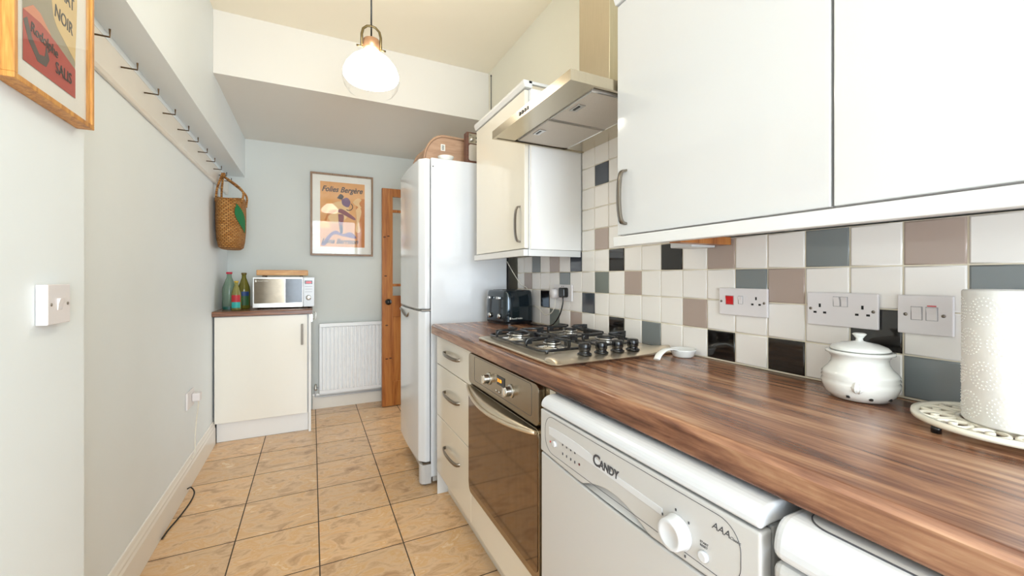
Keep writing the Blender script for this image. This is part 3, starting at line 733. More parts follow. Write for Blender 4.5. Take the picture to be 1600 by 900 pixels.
c = obj('cable', MB().tube(smooth_path([(1.05, 2.22, 1.334), (1.08, 2.215, 1.28), (1.13, 2.20, 1.20), (1.166, 2.18, 1.17), (1.168, 2.17, 1.10)], 6), .0022, 6), 'cablew'); tag(centre(c), 'thin white cable hanging below the wall cupboard beside the fridge', 'cable')

# ------------------------------------------------------------------ toaster
t = thing('toaster', 'glossy blue-black four-slice toaster at the far end of the worktop', 'toaster', (1.048, 2.182, WT + .001), rotz=.15)
def tb_body(L, Wd, H):
    b = MB(); n = 10
    rows = []
    for z, k in ((.006, .985), (.02, 1.0), (.08, 1.005), (.14, .985), (H - .014, .95), (H - .004, .91), (H, .84)):
        rows.append([b.v((x * k, y * (k * .96 + .04), z)) for x, y in rrect(-L/2, L/2, -Wd/2, Wd/2, .032, 6)])
    N = len(rows[0])
    for A, B2 in zip(rows, rows[1:]):
        for i in range(N): b.f([A[i], A[(i+1) % N], B2[(i+1) % N], B2[i]], True)
    b.f(rows[-1]); b.f(rows[0][::-1]); return b
TL, TW, TH = .200, .232, .192
obj('body', tb_body(TL, TW, TH), 'toast', t, local=True)
obj('base', MB().prism(rrect(-TL/2 + .004, TL/2 - .004, -TW/2 + .004, TW/2 - .004, .04), 0, .0058, 'z'), 'black', t, local=True)
for y in (-.07, -.03, .03, .07):
    obj('bread_slot', MB().box(-.062, .062, y - .011, y + .011, TH - .002, TH + .0008), 'dark', t, local=True)
for y in (-.05, .05):
    ch = obj('lever_channel', MB().box(-TL/2 - .001, -TL/2 + .006, y - .010, y + .010, .055, .155), 'black', t, local=True)
    obj('lever', MB().box(-TL/2 - .018, -TL/2 - .001, y - .016, y + .016, .142, .156), 'chrome', t, local=True, bevel=.003)
    obj('browning_knob', MB().lathe([(.015, 0), (.014, -.010), (0, -.012)], (-TL/2 - .001, y, .045), 24, axis='x'), 'chrome', t, local=True)
cu = frame((-.065, -TW/2 - .0016, .030), (1, 0, 0), (0, 0, 1))
lo = text('brand_lettering', 'Russell Hobbs', .013, Matrix.Translation(root_loc(t)) @ cu, 'cream', t)
obj('logo_mark', MB().box(-.078, -.070, -TW/2 - .002, -TW/2 - .0008, .030, .042), 'cream', t, local=True)

# ------------------------------------------------------------------ worktop items
t = thing('garlic_jar', 'squat glazed white ceramic garlic jar with knobbed lid on the worktop', 'jar', (1.088, .478, WT + .0008))
jx, jy, jz = 1.088, .478, WT + .0008
jp = [(.040, 0), (.052, .003), (.062, .015), (.0675, .030), (.0685, .038), (.0665, .044), (.0685, .047), (.0665, .052), (.068, .055), (.064, .061), (.056, .070), (.0505, .080), (.050, .090), (.055, .097), (.0605, .100), (.0605, .105), (.053, .106), (.048, .100), (.046, .05), (0, .045)]
obj('pot', MB().lathe(jp, (jx, jy, jz), 48), 'ceramic', t)
lid = obj('lid', MB().lathe([(0, .1065), (.052, .1065), (.0535, .110), (.047, .116), (.033, .1215), (.014, .125), (.007, .127), (.006, .132), (.010, .138), (.013, .142), (.010, .144), (0, .1435)], (jx, jy, jz), 48), 'ceramic', t)
import math as _m
a = _m.atan2(-.478 - .05, -1.088 + .12)   # faces the room
ea = _m.radians(195)
ex, ey = jx + .064 * _m.cos(ea), jy + .064 * _m.sin(ea)
ea = _m.radians(201); ex, ey = jx + .0610 * _m.cos(ea), jy + .0610 * _m.sin(ea)
b = MB().lathe([(0, .022), (.006, .0235), (.0115, .029), (.0125, .035), (.0095, .043), (.004, .049), (.002, .056), (0, .058)], (ex, ey, jz), 20)
for k in range(8):
    aa = 2*PI*k/8; b.tube([(ex + r_*_m.cos(aa), ey + r_*_m.sin(aa), jz + z_) for r_, z_ in ((.006, .0235), (.0117, .029), (.0127, .035), (.0097, .043), (.004, .049))], .0012, 5)
obj('garlic_bulb_ornament', b, 'ceramic', t)
b = MB()
for dd in (186, 222, 258): b.lathe([(.0032, 0), (.0030, .001), (0, .0011)], n=10) if False else b.box(jx + .0600*_m.cos(_m.radians(dd)) - .003, jx + .0600*_m.cos(_m.radians(dd)) + .003, jy + .0600*_m.sin(_m.radians(dd)) - .003, jy + .0600*_m.sin(_m.radians(dd)) + .003, jz + .010, jz + .0155)
obj('vent_holes', b, 'dark', t, bevel=.001)

t = thing('spoon_rest', 'white ceramic spoon rest with curved handle beside the hob', 'spoon rest', (1.12, 1.0, WT + .0008))
t['label'] = 'white ceramic spoon rest with curved handle on the worktop near the hob'
obj('dish', MB().lathe([(.030, 0), (.034, .004), (.041, .022), (.0425, .026), (.0395, .026), (.033, .008), (0, .006)], (1.125, .990, WT + .0008), 36), 'ceramic', t)
obj('handle', MB().tube(smooth_path([(1.092, .988, WT + .024), (1.065, .984, WT + .031), (1.03, .980, WT + .031), (1.000, .974, WT + .020), (.985, .970, WT + .006)], 6), .012, 12, flat=.35), 'ceramic', t)

# trivet
TC = (1.060, .252); TR = .122; TZ = WT + .014
t = thing('trivet', 'cream cast iron openwork trivet under the kitchen roll', 'trivet', (TC[0], TC[1], WT + .0008))
b = MB()
b.lathe([(TR - .010, 0), (TR, 0), (TR + .001, .004), (TR, .009), (TR - .010, .009), (TR - .011, .004), (TR - .010, 0)], (TC[0], TC[1], TZ), 64, cap=False)
b.lathe([(.060, 0), (.066, 0), (.066, .008), (.060, .008), (.060, 0)], (TC[0], TC[1], TZ), 48, cap=False)
b.lathe([(.0, .0), (.024, 0), (.024, .008), (0, .008)], (TC[0], TC[1], TZ), 32)
for k in range(12):
    a = 2 * PI * k / 12
    for sgn in (1, -1):
        b.tube(smooth_path([(TC[0] + r * math.cos(a + sgn * o_), TC[1] + r * math.sin(a + sgn * o_), TZ + .004) for r, o_ in ((.064, 0), (.082, .20), (.102, .18), (TR - .004, 0))], 4), .0042, 6)
    b.lathe([(0, 0), (.006, 0), (.006, .008), (0, .008)], (TC[0] + .092 * math.cos(a), TC[1] + .092 * math.sin(a), TZ), 10)
for k in range(6):
    a = 2 * PI * k / 6 + .2; b.tube([(TC[0] + .022*math.cos(a), TC[1] + .022*math.sin(a), TZ + .004), (TC[0] + .062*math.cos(a), TC[1] + .062*math.sin(a), TZ + .004)], .004, 6)
obj('lattice', b, mat('cream_enamel', '#f1ead8', .25, coat=.3), t)
for a in (2.55, 4.2, 5.8, .9):
    obj('rubber_foot', MB().lathe([(.007, .0005), (.007, .0138)], (TC[0] + .112*math.cos(a), TC[1] + .112*math.sin(a), WT), 12), 'black', t)

# kitchen roll
RC = (1.050, .240); RZ = TZ + .0095
t = thing('kitchen_roll', 'white embossed kitchen paper roll standing on the trivet', 'kitchen roll', (RC[0], RC[1], RZ))
RR, RH = .066, .2235
obj('paper', MB().lathe([(.022, 0), (RR - .002, 0), (RR, .003), (RR, RH - .003), (RR - .002, RH), (.022, RH), (.022, 0)], (RC[0], RC[1], RZ), 96, cap=False), 'paper', t)
obj('core', MB().lathe([(.019, .001), (.0215, .001), (.0215, RH - .001), (.019, RH - .001), (.019, .001)], (RC[0], RC[1], RZ), 32, cap=False), mat('cardboard', '#b59a78', .8), t)
b = MB()
def onroll(s, z): aa = s / RR; return (RC[0] + (RR + .0002) * math.cos(aa), RC[1] + (RR + .0002) * math.sin(aa), RZ + z)
for row in range(4):
    for col in range(8):
        s0 = col * .052 + (row % 2) * .026; z0 = .030 + row * .053
        for rad in (.010, .0165, .022):
            n = int(rad * 1100)
            for k in range(n):
                a = 2 * PI * k / n; z = z0 + rad * math.sin(a)
                if .004 < z < RH - .004:
                    p = Vector(onroll(s0 + rad * math.cos(a), z)); b.box(p.x - .0006, p.x + .0006, p.y - .0006, p.y + .0006, p.z - .0007, p.z + .0007)
obj('embossing', b, 'paper', t)
sa = math.radians(203)
obj('loose_edge', MB().box(-.0003, .0008, -.004, .016, .0, RH) if False else MB(Matrix.Translation((RC[0], RC[1], RZ)) @ Matrix.Rotation(sa, 4, 'Z')).box(RR - .0003, RR + .0012, -.002, .0015, .001, RH - .001), 'paper', t)

# ------------------------------------------------------------------ far left cupboard with microwave
t = thing('base_cupboard', 'white single-door base cupboard under the microwave in the far corner', 'cabinet', (-.33, 3.97, 0))
obj('carcass', MB().box(XL + .014, -.026, 3.706, 4.262, .146, .944), 'carc', t)
dd = obj('door', MB().box(XL + .012, -.034, 3.684, 3.704, .150, .940), 'creamdoor', t, bevel=.002)
obj('handle', MB().prism(rrect(-.079, -.062, .700, .868, .006), 3.664, 3.669, 'y').box(-.076, -.065, 3.669, 3.6835, .715, .73).box(-.076, -.065, 3.669, 3.6835, .84, .855), 'handledark', dd, bevel=.001)
obj('end_panel', MB().box(-.024, -.006, 3.672, 4.262, .001, .944), 'endw', t, bevel=.001)
obj('plinth', MB().box(XL + .02, -.026, 3.724, 3.74, .001, .144), 'endw', t)
c = obj('worktop', MB().prism([(y, z) for y, z in [(4.262, .946), (3.664, .946), (3.660, .95)] + [(3.660 + .012 - .012*math.cos(k*PI/10), .972 + .012*math.sin(k*PI/10)) for k in range(6)] + [(4.262, .984)]], XL + .001, .004, 'x'), 'walnutx')
tag(c, 'short walnut effect worktop under the microwave', 'worktop')
c = obj('towel_hook', MB().tube([(.0045, 3.70, .90), (.030, 3.70, .90), (.030, 3.70, .955), (.012, 3.70, .955)], .003, 8).box(.0005 - .006, .0045, 3.69, 3.71, .88, .94), 'chrome'); tag(centre(c), 'small metal towel ring on the side of the far base cupboard', 'hook')

MZ = .985
t = thing('microwave', 'silver microwave oven with mirrored door and red clock', 'microwave', (-.20, 3.98, MZ))
mx0, mx1, my0 = -.420, .020, 3.790
obj('casing', MB().box(mx0 + .003, mx1 - .003, my0 + .022, 4.12, MZ + .012, MZ + .252), 'appw', t, bevel=.004)
dr = obj('door', MB().box(mx0, mx1 - .085, my0, my0 + .020, MZ + .010, MZ + .254), 'chrome', t, bevel=.003)
obj('door_mirror', MB().box(mx0 + .010, mx1 - .213, my0 - .002, my0, MZ + .046, MZ + .242), mat('microwave_mirror', '#857a6b', .12, 1, var=.2, scale=30), dr)
obj('door_window', MB().box(mx1 - .2125, mx1 - .090, my0 - .002, my0, MZ + .046, MZ + .242), mat('microwave_window', '#22262b', .12, .0, var=.5, scale=25), dr)
text('brand_lettering', 'Russell Hobbs', .013, FY(mx0 + .034, my0 - .0022, MZ + .220), 'cream', dr)
obj('logo_mark', MB().box(mx0 + .018, mx0 + .028, my0 - .0025, my0 - .0005, MZ + .216, MZ + .232), 'cream', dr)
cp = obj('control_panel', MB().box(mx1 - .084, mx1, my0, my0 + .020, MZ + .010, MZ + .254), 'app', t, bevel=.003)
ds = obj('display', MB().box(mx1 - .074, mx1 - .016, my0 - .0015, my0, MZ + .198, MZ + .226), 'black', cp)
text('clock_digits', '12:08', .019, FY(mx1 - .045, my0 - .0017, MZ + .205), 'displayred', ds, align='CENTER')
for r_ in range(3): obj('button', MB().box(mx1 - .072, mx1 - .018, my0 - .002, my0, MZ + .176 - r_ * .022, MZ + .178 - r_ * .022), 'dk', cp)
obj('dial', MB().lathe([(.021, 0), (.019, -.012), (.015, -.014), (0, -.013)], (mx1 - .045, my0, MZ + .085), 28, axis='y'), 'chrome', cp)
for x in (mx0 + .04, mx1 - .04):
    for y in (my0 + .05, 4.08): obj('foot', MB().lathe([(.012, .0005), (.012, .0115)], (x, y, MZ), 12), 'black', t)
t = thing('chopping_board', 'thick pale wooden board lying on top of the microwave', 'chopping board', (-.21, 3.9, MZ + .254))
obj('board', MB().box(-.398, -.030, 3.83, 4.08, MZ + .268, MZ + .312), 'bamboo', t, bevel=.004)
for x in (-.35, -.08):
    for y in (3.86, 4.04): obj('foot', MB().lathe([(.010, 0), (.010, .0135)], (x, y, MZ + .2535), 12), 'chrome', t)

def glass(name, col, rough=.08, a=.45):
    m = mat(name, col, rough, coat=.6); nt = m.node_tree
    out = nt.nodes['Material Output']; p = nt.nodes['Principled BSDF']
    tr = nt.nodes.new('ShaderNodeBsdfTransparent'); tr.inputs[0].default_value = lin(col); mx = nt.nodes.new('ShaderNodeMixShader'); mx.inputs[0].default_value = a
    nt.links.new(tr.outputs[0], mx.inputs[1]); nt.links.new(p.outputs[0], mx.inputs[2]); nt.links.new(mx.outputs[0], out.inputs[0]); return m
def bottle(x, y, H, R, gl, capm, label, bands, group=None):
    z = MZ
    t = thing('glass_bottle', label, 'bottle', (x, y, z))
    obj('glass', MB().lathe([(R*.9, .0005), (R, .006), (R, H*.50), (R*.93, H*.60), (R*.55, H*.78), (R*.36, H*.86), (R*.34, H*.955), (R*.30, H*.956), (0, H*.956)], (x, y, z), 28), gl, t)
    obj('cap', MB().lathe([(R*.42, H*.945), (R*.44, H*.95), (R*.44, H*.995), (R*.38, H), (0, H)], (x, y, z), 20), capm, t)
    for z0, z1, m in bands:
        b = MB(); n = 14; A, B2 = [], []
        for k in range(n + 1):
            a = math.radians(215 + 110 * k / n); A.append(b.v((x + (R+.0006)*math.cos(a), y + (R+.0006)*math.sin(a), z + H*z0))); B2.append(b.v((x + (R+.0006)*math.cos(a), y + (R+.0006)*math.sin(a), z + H*z1)))
        for k in range(n): b.f([A[k], A[k+1], B2[k+1], B2[k]], True)
        obj('bottle_label', b, m, t)
gg = glass('green_clear_glass', '#b9cdbd', a=.3); go = glass('olive_glass', '#9a9440', a=.45); gy = glass('pale_green_glass', '#c8c27a', a=.35)
bottle(-.588, 3.90, .295, .047, gg, mat('pink_cap', '#c8203e', .3), 'clear glass bottle with red cap, tallest on the left by the wall', [(.0, .08, mat('teal_base', '#1f5a50', .4))])
bottle(-.525, 3.785, .225, .034, gy, mat('yellow_cap', '#c9a52a', .3), 'small yellow capped bottle with a colourful label in front of two taller bottles', [(.08, .28, mat('teal_label', '#2fa7a0', .5)), (.28, .52, mat('red_label', '#b5262e', .5))])
bottle(-.492, 3.92, .290, .043, go, mat('brown_cap', '#6b5a20', .3), 'olive oil bottle with brown cap nearest the microwave', [(.10, .36, mat('green_label', '#2f5a30', .5)), (.36, .48, mat('blue_label', '#20407a', .5))])

# ------------------------------------------------------------------ radiator
t = thing('radiator', 'white ribbed panel radiator on the far wall beside the pine door', 'radiator', (.36, 4.22, .15))
rx0, rx1, rz0, rz1 = .062, .760, .150, .806
pr = []
nf = 19
wv = (rx1 - rx0 - .04) / nf
pr.append((rx0, 4.205)); pr.append((rx0 + .018, 4.205))
for k in range(nf):
    x = rx0 + .02 + k * wv
    pr += [(x + .08 * wv, 4.204), (x + .26 * wv, 4.190), (x + .74 * wv, 4.190), (x + .92 * wv, 4.204)]
pr += [(rx1 - .018, 4.205), (rx1, 4.205), (rx1, 4.222), (rx0, 4.222)]
obj('panel', MB().prism(pr, rz0 + .035, rz1 - .035, 'z'), 'rad', t, bevel=.002)
for za in (rz0, rz1 - .034): obj('panel_edge', MB().box(rx0, rx1, 4.204, 4.222, za, za + .034), 'rad', t, bevel=.004)
obj('top_grille', MB().box(rx0 + .003, rx1 - .003, 4.2225, 4.268, rz1 - .012, rz1 - .002), 'appw', t)
obj('side_cover', MB().box(rx0, rx0 + .003, 4.2225, 4.268, rz0 + .01, rz1 - .013), 'appw', t)
obj('pipe', MB().tube([(rx0 - .004, 4.235, rz0 + .055), (rx0 - .030, 4.235, rz0 + .055), (rx0 - .032, 4.235, .126), (.1, 4.238, .119), (1.0, 4.238, .119)], .007, 10), 'appw', t)
obj('valve', MB().lathe([(.010, 0), (.013, .004), (.013, .03), (.009, .034), (.009, .055), (0, .058)], (rx0 - .030, 4.228, rz0 + .035), 16), 'chrome', t)

# ------------------------------------------------------------------ pine door leaf (door_1)
DX0, DX1, DYa, DYb, DZ1 = .598, 1.215, 4.030, 4.068, 2.085
st = obj('door_1', MB().box(DX0, DX0 + .098, DYa, DYb, .008, DZ1).box(DX1 - .098, DX1, DYa, DYb, .008, DZ1), 'pine', bevel=.002); st['kind'] = 'structure'
st['label'] = 'pine door leaf'
obj('rail', MB().box(DX0 + .0985, DX1 - .0985, DYa, DYb, 2.01, DZ1), 'pine', st, bevel=.002)
obj('rail', MB().box(DX0 + .0985, DX1 - .0985, DYa, DYb, .86, 1.06), 'pine', st, bevel=.002)
obj('rail', MB().box(DX0 + .0985, DX1 - .0985, DYa, DYb, .008, .24), 'pine', st, bevel=.002)
obj('lower_panel', MB().box(DX0 + .0985, DX1 - .0985, DYa + .012, DYb - .012, .24, .86), 'pine', st)
obj('glazing_bar', MB().box(DX0 + .0985, DX1 - .0985, DYa + .006, DYb - .006, 1.86, 1.885).box(DX0 + .0985, DX1 - .0985, DYa + .006, DYb - .006, 1.15, 1.175), 'pine', st)
obj('glass', MB().box(DX0 + .0985, DX1 - .0985, DYa + .017, DYa + .021, 1.06, 2.01), 'clear', st)
obj('door_knob', MB().lathe([(.024, 0), (.024, -.004), (.010, -.006), (.010, -.025), (.025, -.034), (.029, -.046), (.024, -.058), (0, -.062)], (DX0 + .052, DYa, 1.005), 24, axis='y'), 'black', st)
for kx, kz in ((.62, 1.62), (.655, 1.63), (.63, 1.25), (.64, .46), (.675, .465), (.64, .78)):
    obj('knot', MB().lathe([(.011, 0), (.009, -.0006), (0, -.0007)], (kx, DYa + .0002, kz), 16, axis='y', sx=1.3, sy=.6), 'knot', st)

# ------------------------------------------------------------------ poster on far wall
def picture(name, label, w, h, mtx, fm, fw, fd, build):
    t = thing(name, label, 'picture', mtx.translation)
    b = MB(mtx)
    b.box(-w/2, w/2, 0, fw, 0.0, fd); b.box(-w/2, w/2, h - fw, h, 0.0, fd)
    b.box(-w/2, -w/2 + fw, fw, h - fw, 0, fd); b.box(w/2 - fw, w/2, fw, h - fw, 0, fd)
    obj('frame', b, fm, t, bevel=.001)
    mo = obj('mount', MB(mtx).box(-w/2 + fw, w/2 - fw, fw, h - fw, fd - .016, fd - .012), 'cream', t)
    build(t, mo)
    obj('glass', MB(mtx).box(-w/2 + fw, w/2 - fw, fw, h - fw, fd - .006, fd - .004), 'clear', t)
    return t
def quad(mtx, x0, x1, y0, y1, z, m, p, name='print_area'): return obj(name, MB(mtx).box(x0, x1, y0, y1, z - .0003, z), m, p)
pm = frame((.2645, YB - .020, 1.443), (1, 0, 0), (0, -.017, 1))
ink = mat('poster_ink_dark', '#3a2a30', .6); purple = mat('poster_purple', '#7a5a7a', .6); orange = mat('poster_orange', '#e6a86a', .7, var=.12, scale=14)
org2 = mat('poster_deep_orange', '#d0854a', .7, var=.15, scale=10); plum = mat('poster_plum', '#8a4a52', .6); sand = mat('poster_sand', '#eec690', .7, var=.1, scale=12)
M.update(ink=ink, purple=purple, orange=orange, org2=org2, plum=plum, sand=sand)
def blob(mtx, pts, z, m, p, name='printed_shape'):
    P_ = smooth_path([(x, y, 0) for x, y in pts] + [(pts[0][0], pts[0][1], 0)], 5)[:-1]
    return obj(name, MB(mtx).prism([(q.x, q.y) for q in P_], z - .0002, z, 'z'), m, p)
def build_poster(t, mo):
    art = quad(pm, -.195, .200, .085, .700, .007, 'orange', mo, 'print')
    quad(pm, .120, .200, .085, .560, .0074, 'org2', art)
    blob(pm, [(-.10, .30), (.0, .33), (.06, .42), (.02, .52), (-.08, .50), (-.14, .42)], .0076, 'sand', art)
    blob(pm, [(-.01, .54), (.04, .56), (.07, .52), (.05, .47), (.0, .49)], .0078, 'purple', art)
    blob(pm, [(-.05, .42), (.0, .40), (.10, .35), (.11, .37), (.03, .43), (-.02, .45)], .0079, 'plum', art)
    blob(pm, [(-.04, .40), (.01, .39), (.0, .30), (-.03, .29)], .0080, 'plum', art)
    blob(pm, [(-.03, .29), (.0, .29), (.0, .22), (-.02, .22)], .0081, 'ink', art)
    blob(pm, [(.12, .45), (.15, .48), (.17, .43), (.15, .33), (.16, .24), (.12, .24), (.125, .34)], .0082, 'sand', art)
    obj('printed_shape', MB(pm).tube([(.055 + .035*math.cos(a_), .475 + .035*math.sin(a_), .008) for a_ in [-2.2 + .2*k for k in range(17)]], .004, 6, flat=.1), 'ink', art)
    blob(pm, [(-.19, .10), (-.12, .20), (-.06, .24), (.0, .21), (.07, .23), (.12, .19), (.11, .17), (.0, .19), (-.08, .20), (-.15, .10)], .0081, 'purple', art)
    blob(pm, [(-.16, .33), (-.12, .42), (-.05, .44), (-.06, .42), (-.12, .38), (-.145, .32)], .0081, 'org2', art)
    blob(pm, [(.09, .52), (.13, .56), (.17, .55), (.15, .51), (.17, .47), (.12, .49)], .0081, 'sand', art)
    blob(pm, [(-.05, .55), (-.02, .59), (.01, .57), (-.01, .54)], .0082, 'ink', art)
    m_ = pm @ Matrix.Translation((-.183, .608, .0086)) @ Matrix.Rotation(-.0, 4, 'Z')
    text('poster_lettering', 'Folies Bergère', .072, m_, 'ink', art, shear=.35, sx=.86, offset=.0016)
    text('poster_lettering', 'Lona Barrison', .066, pm @ Matrix.Translation((-.185, .118, .0086)), 'ink', art, shear=.35, sx=.86, offset=.0016)
picture('framed_poster', 'tall framed orange theatre poster on the far wall above the radiator', .556, .778, pm, 'framewood', .018, .018, build_poster)
bpy.data.objects['framed_poster']['label'] = 'wood framed orange poster with script lettering hanging above the radiator'

# picture on near left wall
lm = FL(XO + .0006, 1.2455, 1.612)
olive = mat('print_olive', '#a39a82', .7, var=.08, scale=50); ylw = mat('print_cream_yellow', '#e2c58a', .7, var=.05, scale=30); rd = mat('print_red', '#b5483c', .7, var=.08, scale=40); salmon = mat('print_salmon', '#dd8f6e', .7); blk = mat('print_black', '#2a2522', .6); char = mat('print_charcoal', '#4d4540', .6)
M.update(olive=olive, ylw=ylw, rd=rd, salmon=salmon, blk=blk, char=char)
li = lm @ Matrix.Translation((.010, -.006, .015))
def build_left(t, mo):
    art = quad(li, -.117, .080, .060, .360, .007, 'olive', mo, 'print')
    blob(li, [(-.03, .36), (.08, .36), (.08, .155), (.075, .150), (.04, .168), (-.005, .195), (-.02, .24), (-.04, .30)], .0074, 'ylw', art)
    obj('printed_shape', MB(li).prism([(-.117, .060), (.080, .060), (.080, .128), (-.005, .152), (-.06, .162), (-.117, .160)], .0072, .0076, 'z'), 'rd', art)
    obj('printed_shape', MB(li).prism([(-.117, .160), (-.085, .185), (-.06, .182), (-.02, .156), (-.06, .1625)], .0072, .0077, 'z'), 'salmon', art)
    obj('printed_shape', MB(li).tube([(-.115, .130, .0075), (-.09, .095, .0075), (-.055, .080, .0075), (-.035, .095, .0075), (-.045, .125, .0075)], [.004, .010, .012, .009, .004], 8, flat=.08, up=(0,0,1)) if False else MB(li).prism([(-.117, .140), (-.10, .105), (-.07, .078), (-.04, .080), (-.028, .100), (-.04, .125), (-.045, .100), (-.065, .095), (-.09, .118), (-.105, .150)], .0076, .0080, 'z'), 'char', art)
    text('print_lettering', 'CHAT', .040, li @ Matrix.Translation((-.005, .262, .0080)), 'blk', art, sx=.72)
    text('print_lettering', 'NOIR', .040, li @ Matrix.Translation((-.010, .208, .0080)) @ Matrix.Rotation(-.08, 4, 'Z'), 'blk', art, sx=.78)
    text('print_lettering', 'TOURNÉE DU', .016, li @ Matrix.Translation((.0, .320, .0080)), 'char', art, sx=.9)
    text('print_lettering', 'Rodolphe', .030, li @ Matrix.Translation((-.096, .128, .0086)) @ Matrix.Rotation(-.10, 4, 'Z'), 'blk', art, sx=.85)
    text('print_lettering', 'SALIS', .036, li @ Matrix.Translation((-.006, .085, .0086)), 'blk', art, sx=.80)
picture('framed_print', 'oak box-framed red and cream print on the near left wall', .312, .44, lm, 'oak', .011, .033, build_left)

# light switch
ms = FL(XO + .0006, 1.274, 1.180)
t = plate('light_switch', ms, .092, .088, 'single white light switch on the near left wall below the framed print', 'light switch', depth=.020)
for sx_ in (-.033, .033): obj('screw', MB(ms).lathe([(.0035, 0), (.0035, .0012), (0, .0014)], (sx_, 0, .0200), 12), 'nickel', t)
obj('switch_rocker', MB(ms).prism([(-.013, .0195), (.013, .0195), (.013, .0255), (0, .022), (-.013, .021)], -.009, .009, 'x'), 'socket', t, bevel=.0006)

# low left socket with plug
ml = FL(XL + .0006, 3.045, .512)
t = plate('wall_socket', ml, .150, .100, 'white double wall socket low on the left wall near the base cupboard', 'socket', depth=.010)
pins(ml, -.040, 0, t)
t = thing('plug', 'white plug with trailing lead in the low wall socket', 'plug', (XL + .03, 3.09, .50))
obj('plug_body', MB(ml).prism(rrect(.015, .067, -.024, .026, .008), .0105, .050, 'z'), 'socket', t, bevel=.004)
obj('lead', MB().tube(smooth_path([(XL + .040, 3.086, .486), (XL + .035, 3.09, .44), (XL + .025, 3.10, .36), (XL + .022, 3.085, .26), (XL + .0235, 3.07, .18), (XL + .024, 3.0, .168)], 6), .003, 8), 'cablew', t)
c = obj('cable', MB().tube(smooth_path([(-.635, 2.46, .006), (-.630, 2.54, .005), (-.612, 2.66, .005), (-.600, 2.80, .005), (-.603, 2.90, .010), (-.625, 2.93, .030), (-.637, 2.91, .034)], 6), .0035, 8), 'dark')
tag(centre(c), 'dark cable lying on the floor along the left skirting', 'cable')

# ------------------------------------------------------------------ peg rail + basket
t = thing('peg_rail', 'long white wooden hook rail on the left wall under the overhang', 'hook rail', (XL + .01, 2.9, 1.94))
obj('board', MB().prism([(XL + .0006, 1.940), (XL + .014, 1.940), (XL + .020, 1.952), (XL + .022, 2.062), (XL + .014, 2.076), (XL + .0006, 2.076)], 1.445, 4.20, 'y'), 'skirt', t, bevel=.002)
hook_ys = [1.52, 1.770, 2.005, 2.240, 2.480, 2.720, 2.920, 3.150, 3.375, 3.600, 3.800, 4.010]
hk0 = None
for y in hook_ys:
    if hk0 is None:
        hk0 = obj('hook', MB().tube([(XL + .0225, y, 2.020), (XL + .070, y, 2.020), (XL + .070, y, 2.046)], .0032, 4), 'bronze', t)
        y0 = y
    else:
        h = hk0.copy(); h.parent = t; h.location = (0, y - y0, 0); C.objects.link(h)
BX, BY = XL + .100, 3.800
t = thing('straw_basket', 'woven straw shopping basket with green leaf patch hanging from the hook rail', 'basket', (BX, BY, 1.46))
def oval(z, rx, ry, dy=0, n=36): return [(BX + rx * math.cos(2*PI*k/n), BY + dy + ry * math.sin(2*PI*k/n), z) for k in range(n)]
b = MB(); rows = []
lv = [(1.455, .062, .150), (1.468, .078, .185), (1.52, .088, .202), (1.60, .094, .214), (1.70, .096, .222), (1.79, .094, .226)]
for z, rx, ry in lv: rows.append([b.v(p) for p in oval(z, rx, ry)])
# rim dips toward both ends
rim = []
for k in range(36):
    a = 2*PI*k/36; p = (BX + .090*math.cos(a), BY + .224*math.sin(a), 1.845 - .03 * abs(math.sin(a)) ** 2); rim.append(b.v(p))
rows.append(rim)
inner = [b.v((BX + (v.co.x - BX) * .9, BY + (v.co.y - BY) * .96, v.co.z)) for v in rim]; rows.append(inner)
inner2 = [b.v((BX + (v.co.x - BX) * .8, BY + (v.co.y - BY) * .9, 1.50)) for v in rim]; rows.append(inner2)
for A, B2 in zip(rows, rows[1:]):
    for k in range(36): b.f([A[k], A[(k+1) % 36], B2[(k+1) % 36], B2[k]], True)
b.f(rows[0][::-1]); b.f(rows[-1])
obj('basket_body', b, 'straw', t)
hkx, hkz = XL + .058, 2.026
for xx, sg in ((BX + .084, 1), (BX - .078, -1)):
    tp = XL + .058 + (.0 if sg > 0 else -.016)
    obj('strap', MB().tube(smooth_path([(xx, BY - .115, 1.80), (xx - .002*sg, BY - .085, 1.90), (tp, BY - .025, 2.008), (tp, BY, 2.0285), (tp, BY + .025, 2.008), (xx - .002*sg, BY + .085, 1.90), (xx, BY + .115, 1.80)], 6), .0125, 8, flat=.6), 'strap', t)
# leaf patch on the outer side of the basket
b = MB(); up_, dn_ = [], []
n = 14
def onbag(a, z):
    f = 1.0 if z > 1.6 else .985
    return (BX + .0985*f*math.cos(a), BY + .2275*f*math.sin(a), z)
for k in range(n + 1):
    q = k / n; z = 1.775 - .19 * q; wv_ = .34 * math.sin(PI * q ** .85)
    ac = -.95 + .75 * q
    up_.append(b.v(onbag(ac + wv_, z + .01))); dn_.append(b.v(onbag(ac - wv_, z - .01)))
mid_ = [b.v(onbag(-.95 + .75*k/n, 1.775 - .19*k/n)) for k in range(n + 1)]
for k in range(n):
    b.f([dn_[k], dn_[k+1], mid_[k+1], mid_[k]], True); b.f([mid_[k], mid_[k+1], up_[k+1], up_[k]], True)
obj('leaf_patch', b, 'leafg', t)

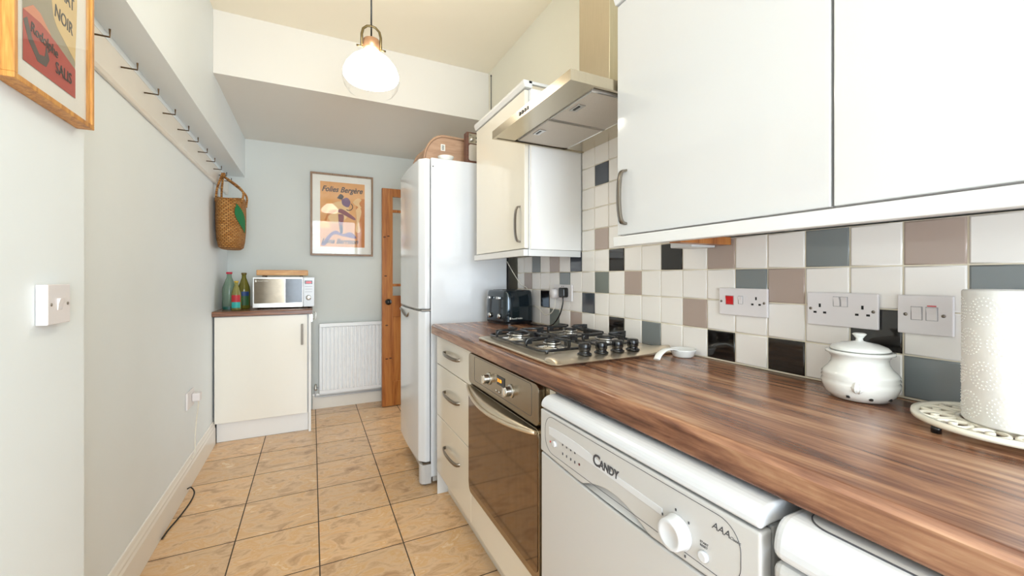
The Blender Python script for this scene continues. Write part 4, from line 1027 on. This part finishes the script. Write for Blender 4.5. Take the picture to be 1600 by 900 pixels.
# ------------------------------------------------------------------ pendants
def pendant(x, y, label):
    t = thing('pendant_lamp', label, 'ceiling lamp', (x, y, 2.05), group=None)
    zt_ = 2.285
    obj('ceiling_rose', MB().lathe([(.045, 0), (.045, -.012), (.03, -.025), (0, -.026)], (x, y, ZC - .0005), 32), 'brass', t)
    obj('flex', MB().cyl((x, y, ZC - .026), (x, y, zt_ + .004), .0035, 8), 'black', t)
    obj('cap', MB().lathe([(.034, -.050), (.034, .0), (.028, .004), (0, .004)], (x, y, zt_), 28), 'copper', t)
    arch = [(x - .040, y, zt_ - .038), (x - .040, y, zt_ + .020), (x - .034, y, zt_ + .045), (x - .018, y, zt_ + .060), (x, y, zt_ + .064), (x + .018, y, zt_ + .060), (x + .034, y, zt_ + .045), (x + .040, y, zt_ + .020), (x + .040, y, zt_ - .038)]
    obj('bracket', MB().tube(arch, .0035, 6, flat=1.6), 'brass', t)
    obj('thumb_screw', MB().cyl((x - .062, y, zt_ - .034), (x - .0355, y, zt_ - .034), .004, 10).cyl((x + .0355, y, zt_ - .034), (x + .062, y, zt_ - .034), .004, 10), 'brass', t)
    prof_ = [(.036, .0), (.052, -.014), (.083, -.038), (.106, -.068), (.117, -.098), (.116, -.112), (.106, -.126)]
    sh = obj('lamp_shade', MB().lathe([(r, z) for r, z in prof_] + [(.08, -.134), (.03, -.140), (0, -.141)], (x, y, zt_ - .051), 48, cap=False), 'shade', t)
    obj('glass_rim', MB().lathe([(.1175, -.110), (.120, -.125), (.114, -.150), (.096, -.176), (.088, -.180)], (x, y, zt_ - .051), 48, cap=False), 'clear', t)
pendant(.236, 1.90, 'lit white glass pendant lamp hanging from the high ceiling')
pendant(.236, -1.0, 'second glass pendant lamp hanging behind the viewpoint near the window')
c = obj('aerial_wire', MB().cyl((XR - .006, 2.918, 2.14), (XR - .006, 2.918, 2.79), .003, 6).lathe([(.005, 0), (.005, .01), (0, .012)], (XR - .006, 2.918, 2.79), 10), 'dk'); tag(centre(c), 'thin grey wire running up the right wall corner above the fridge', 'cable')
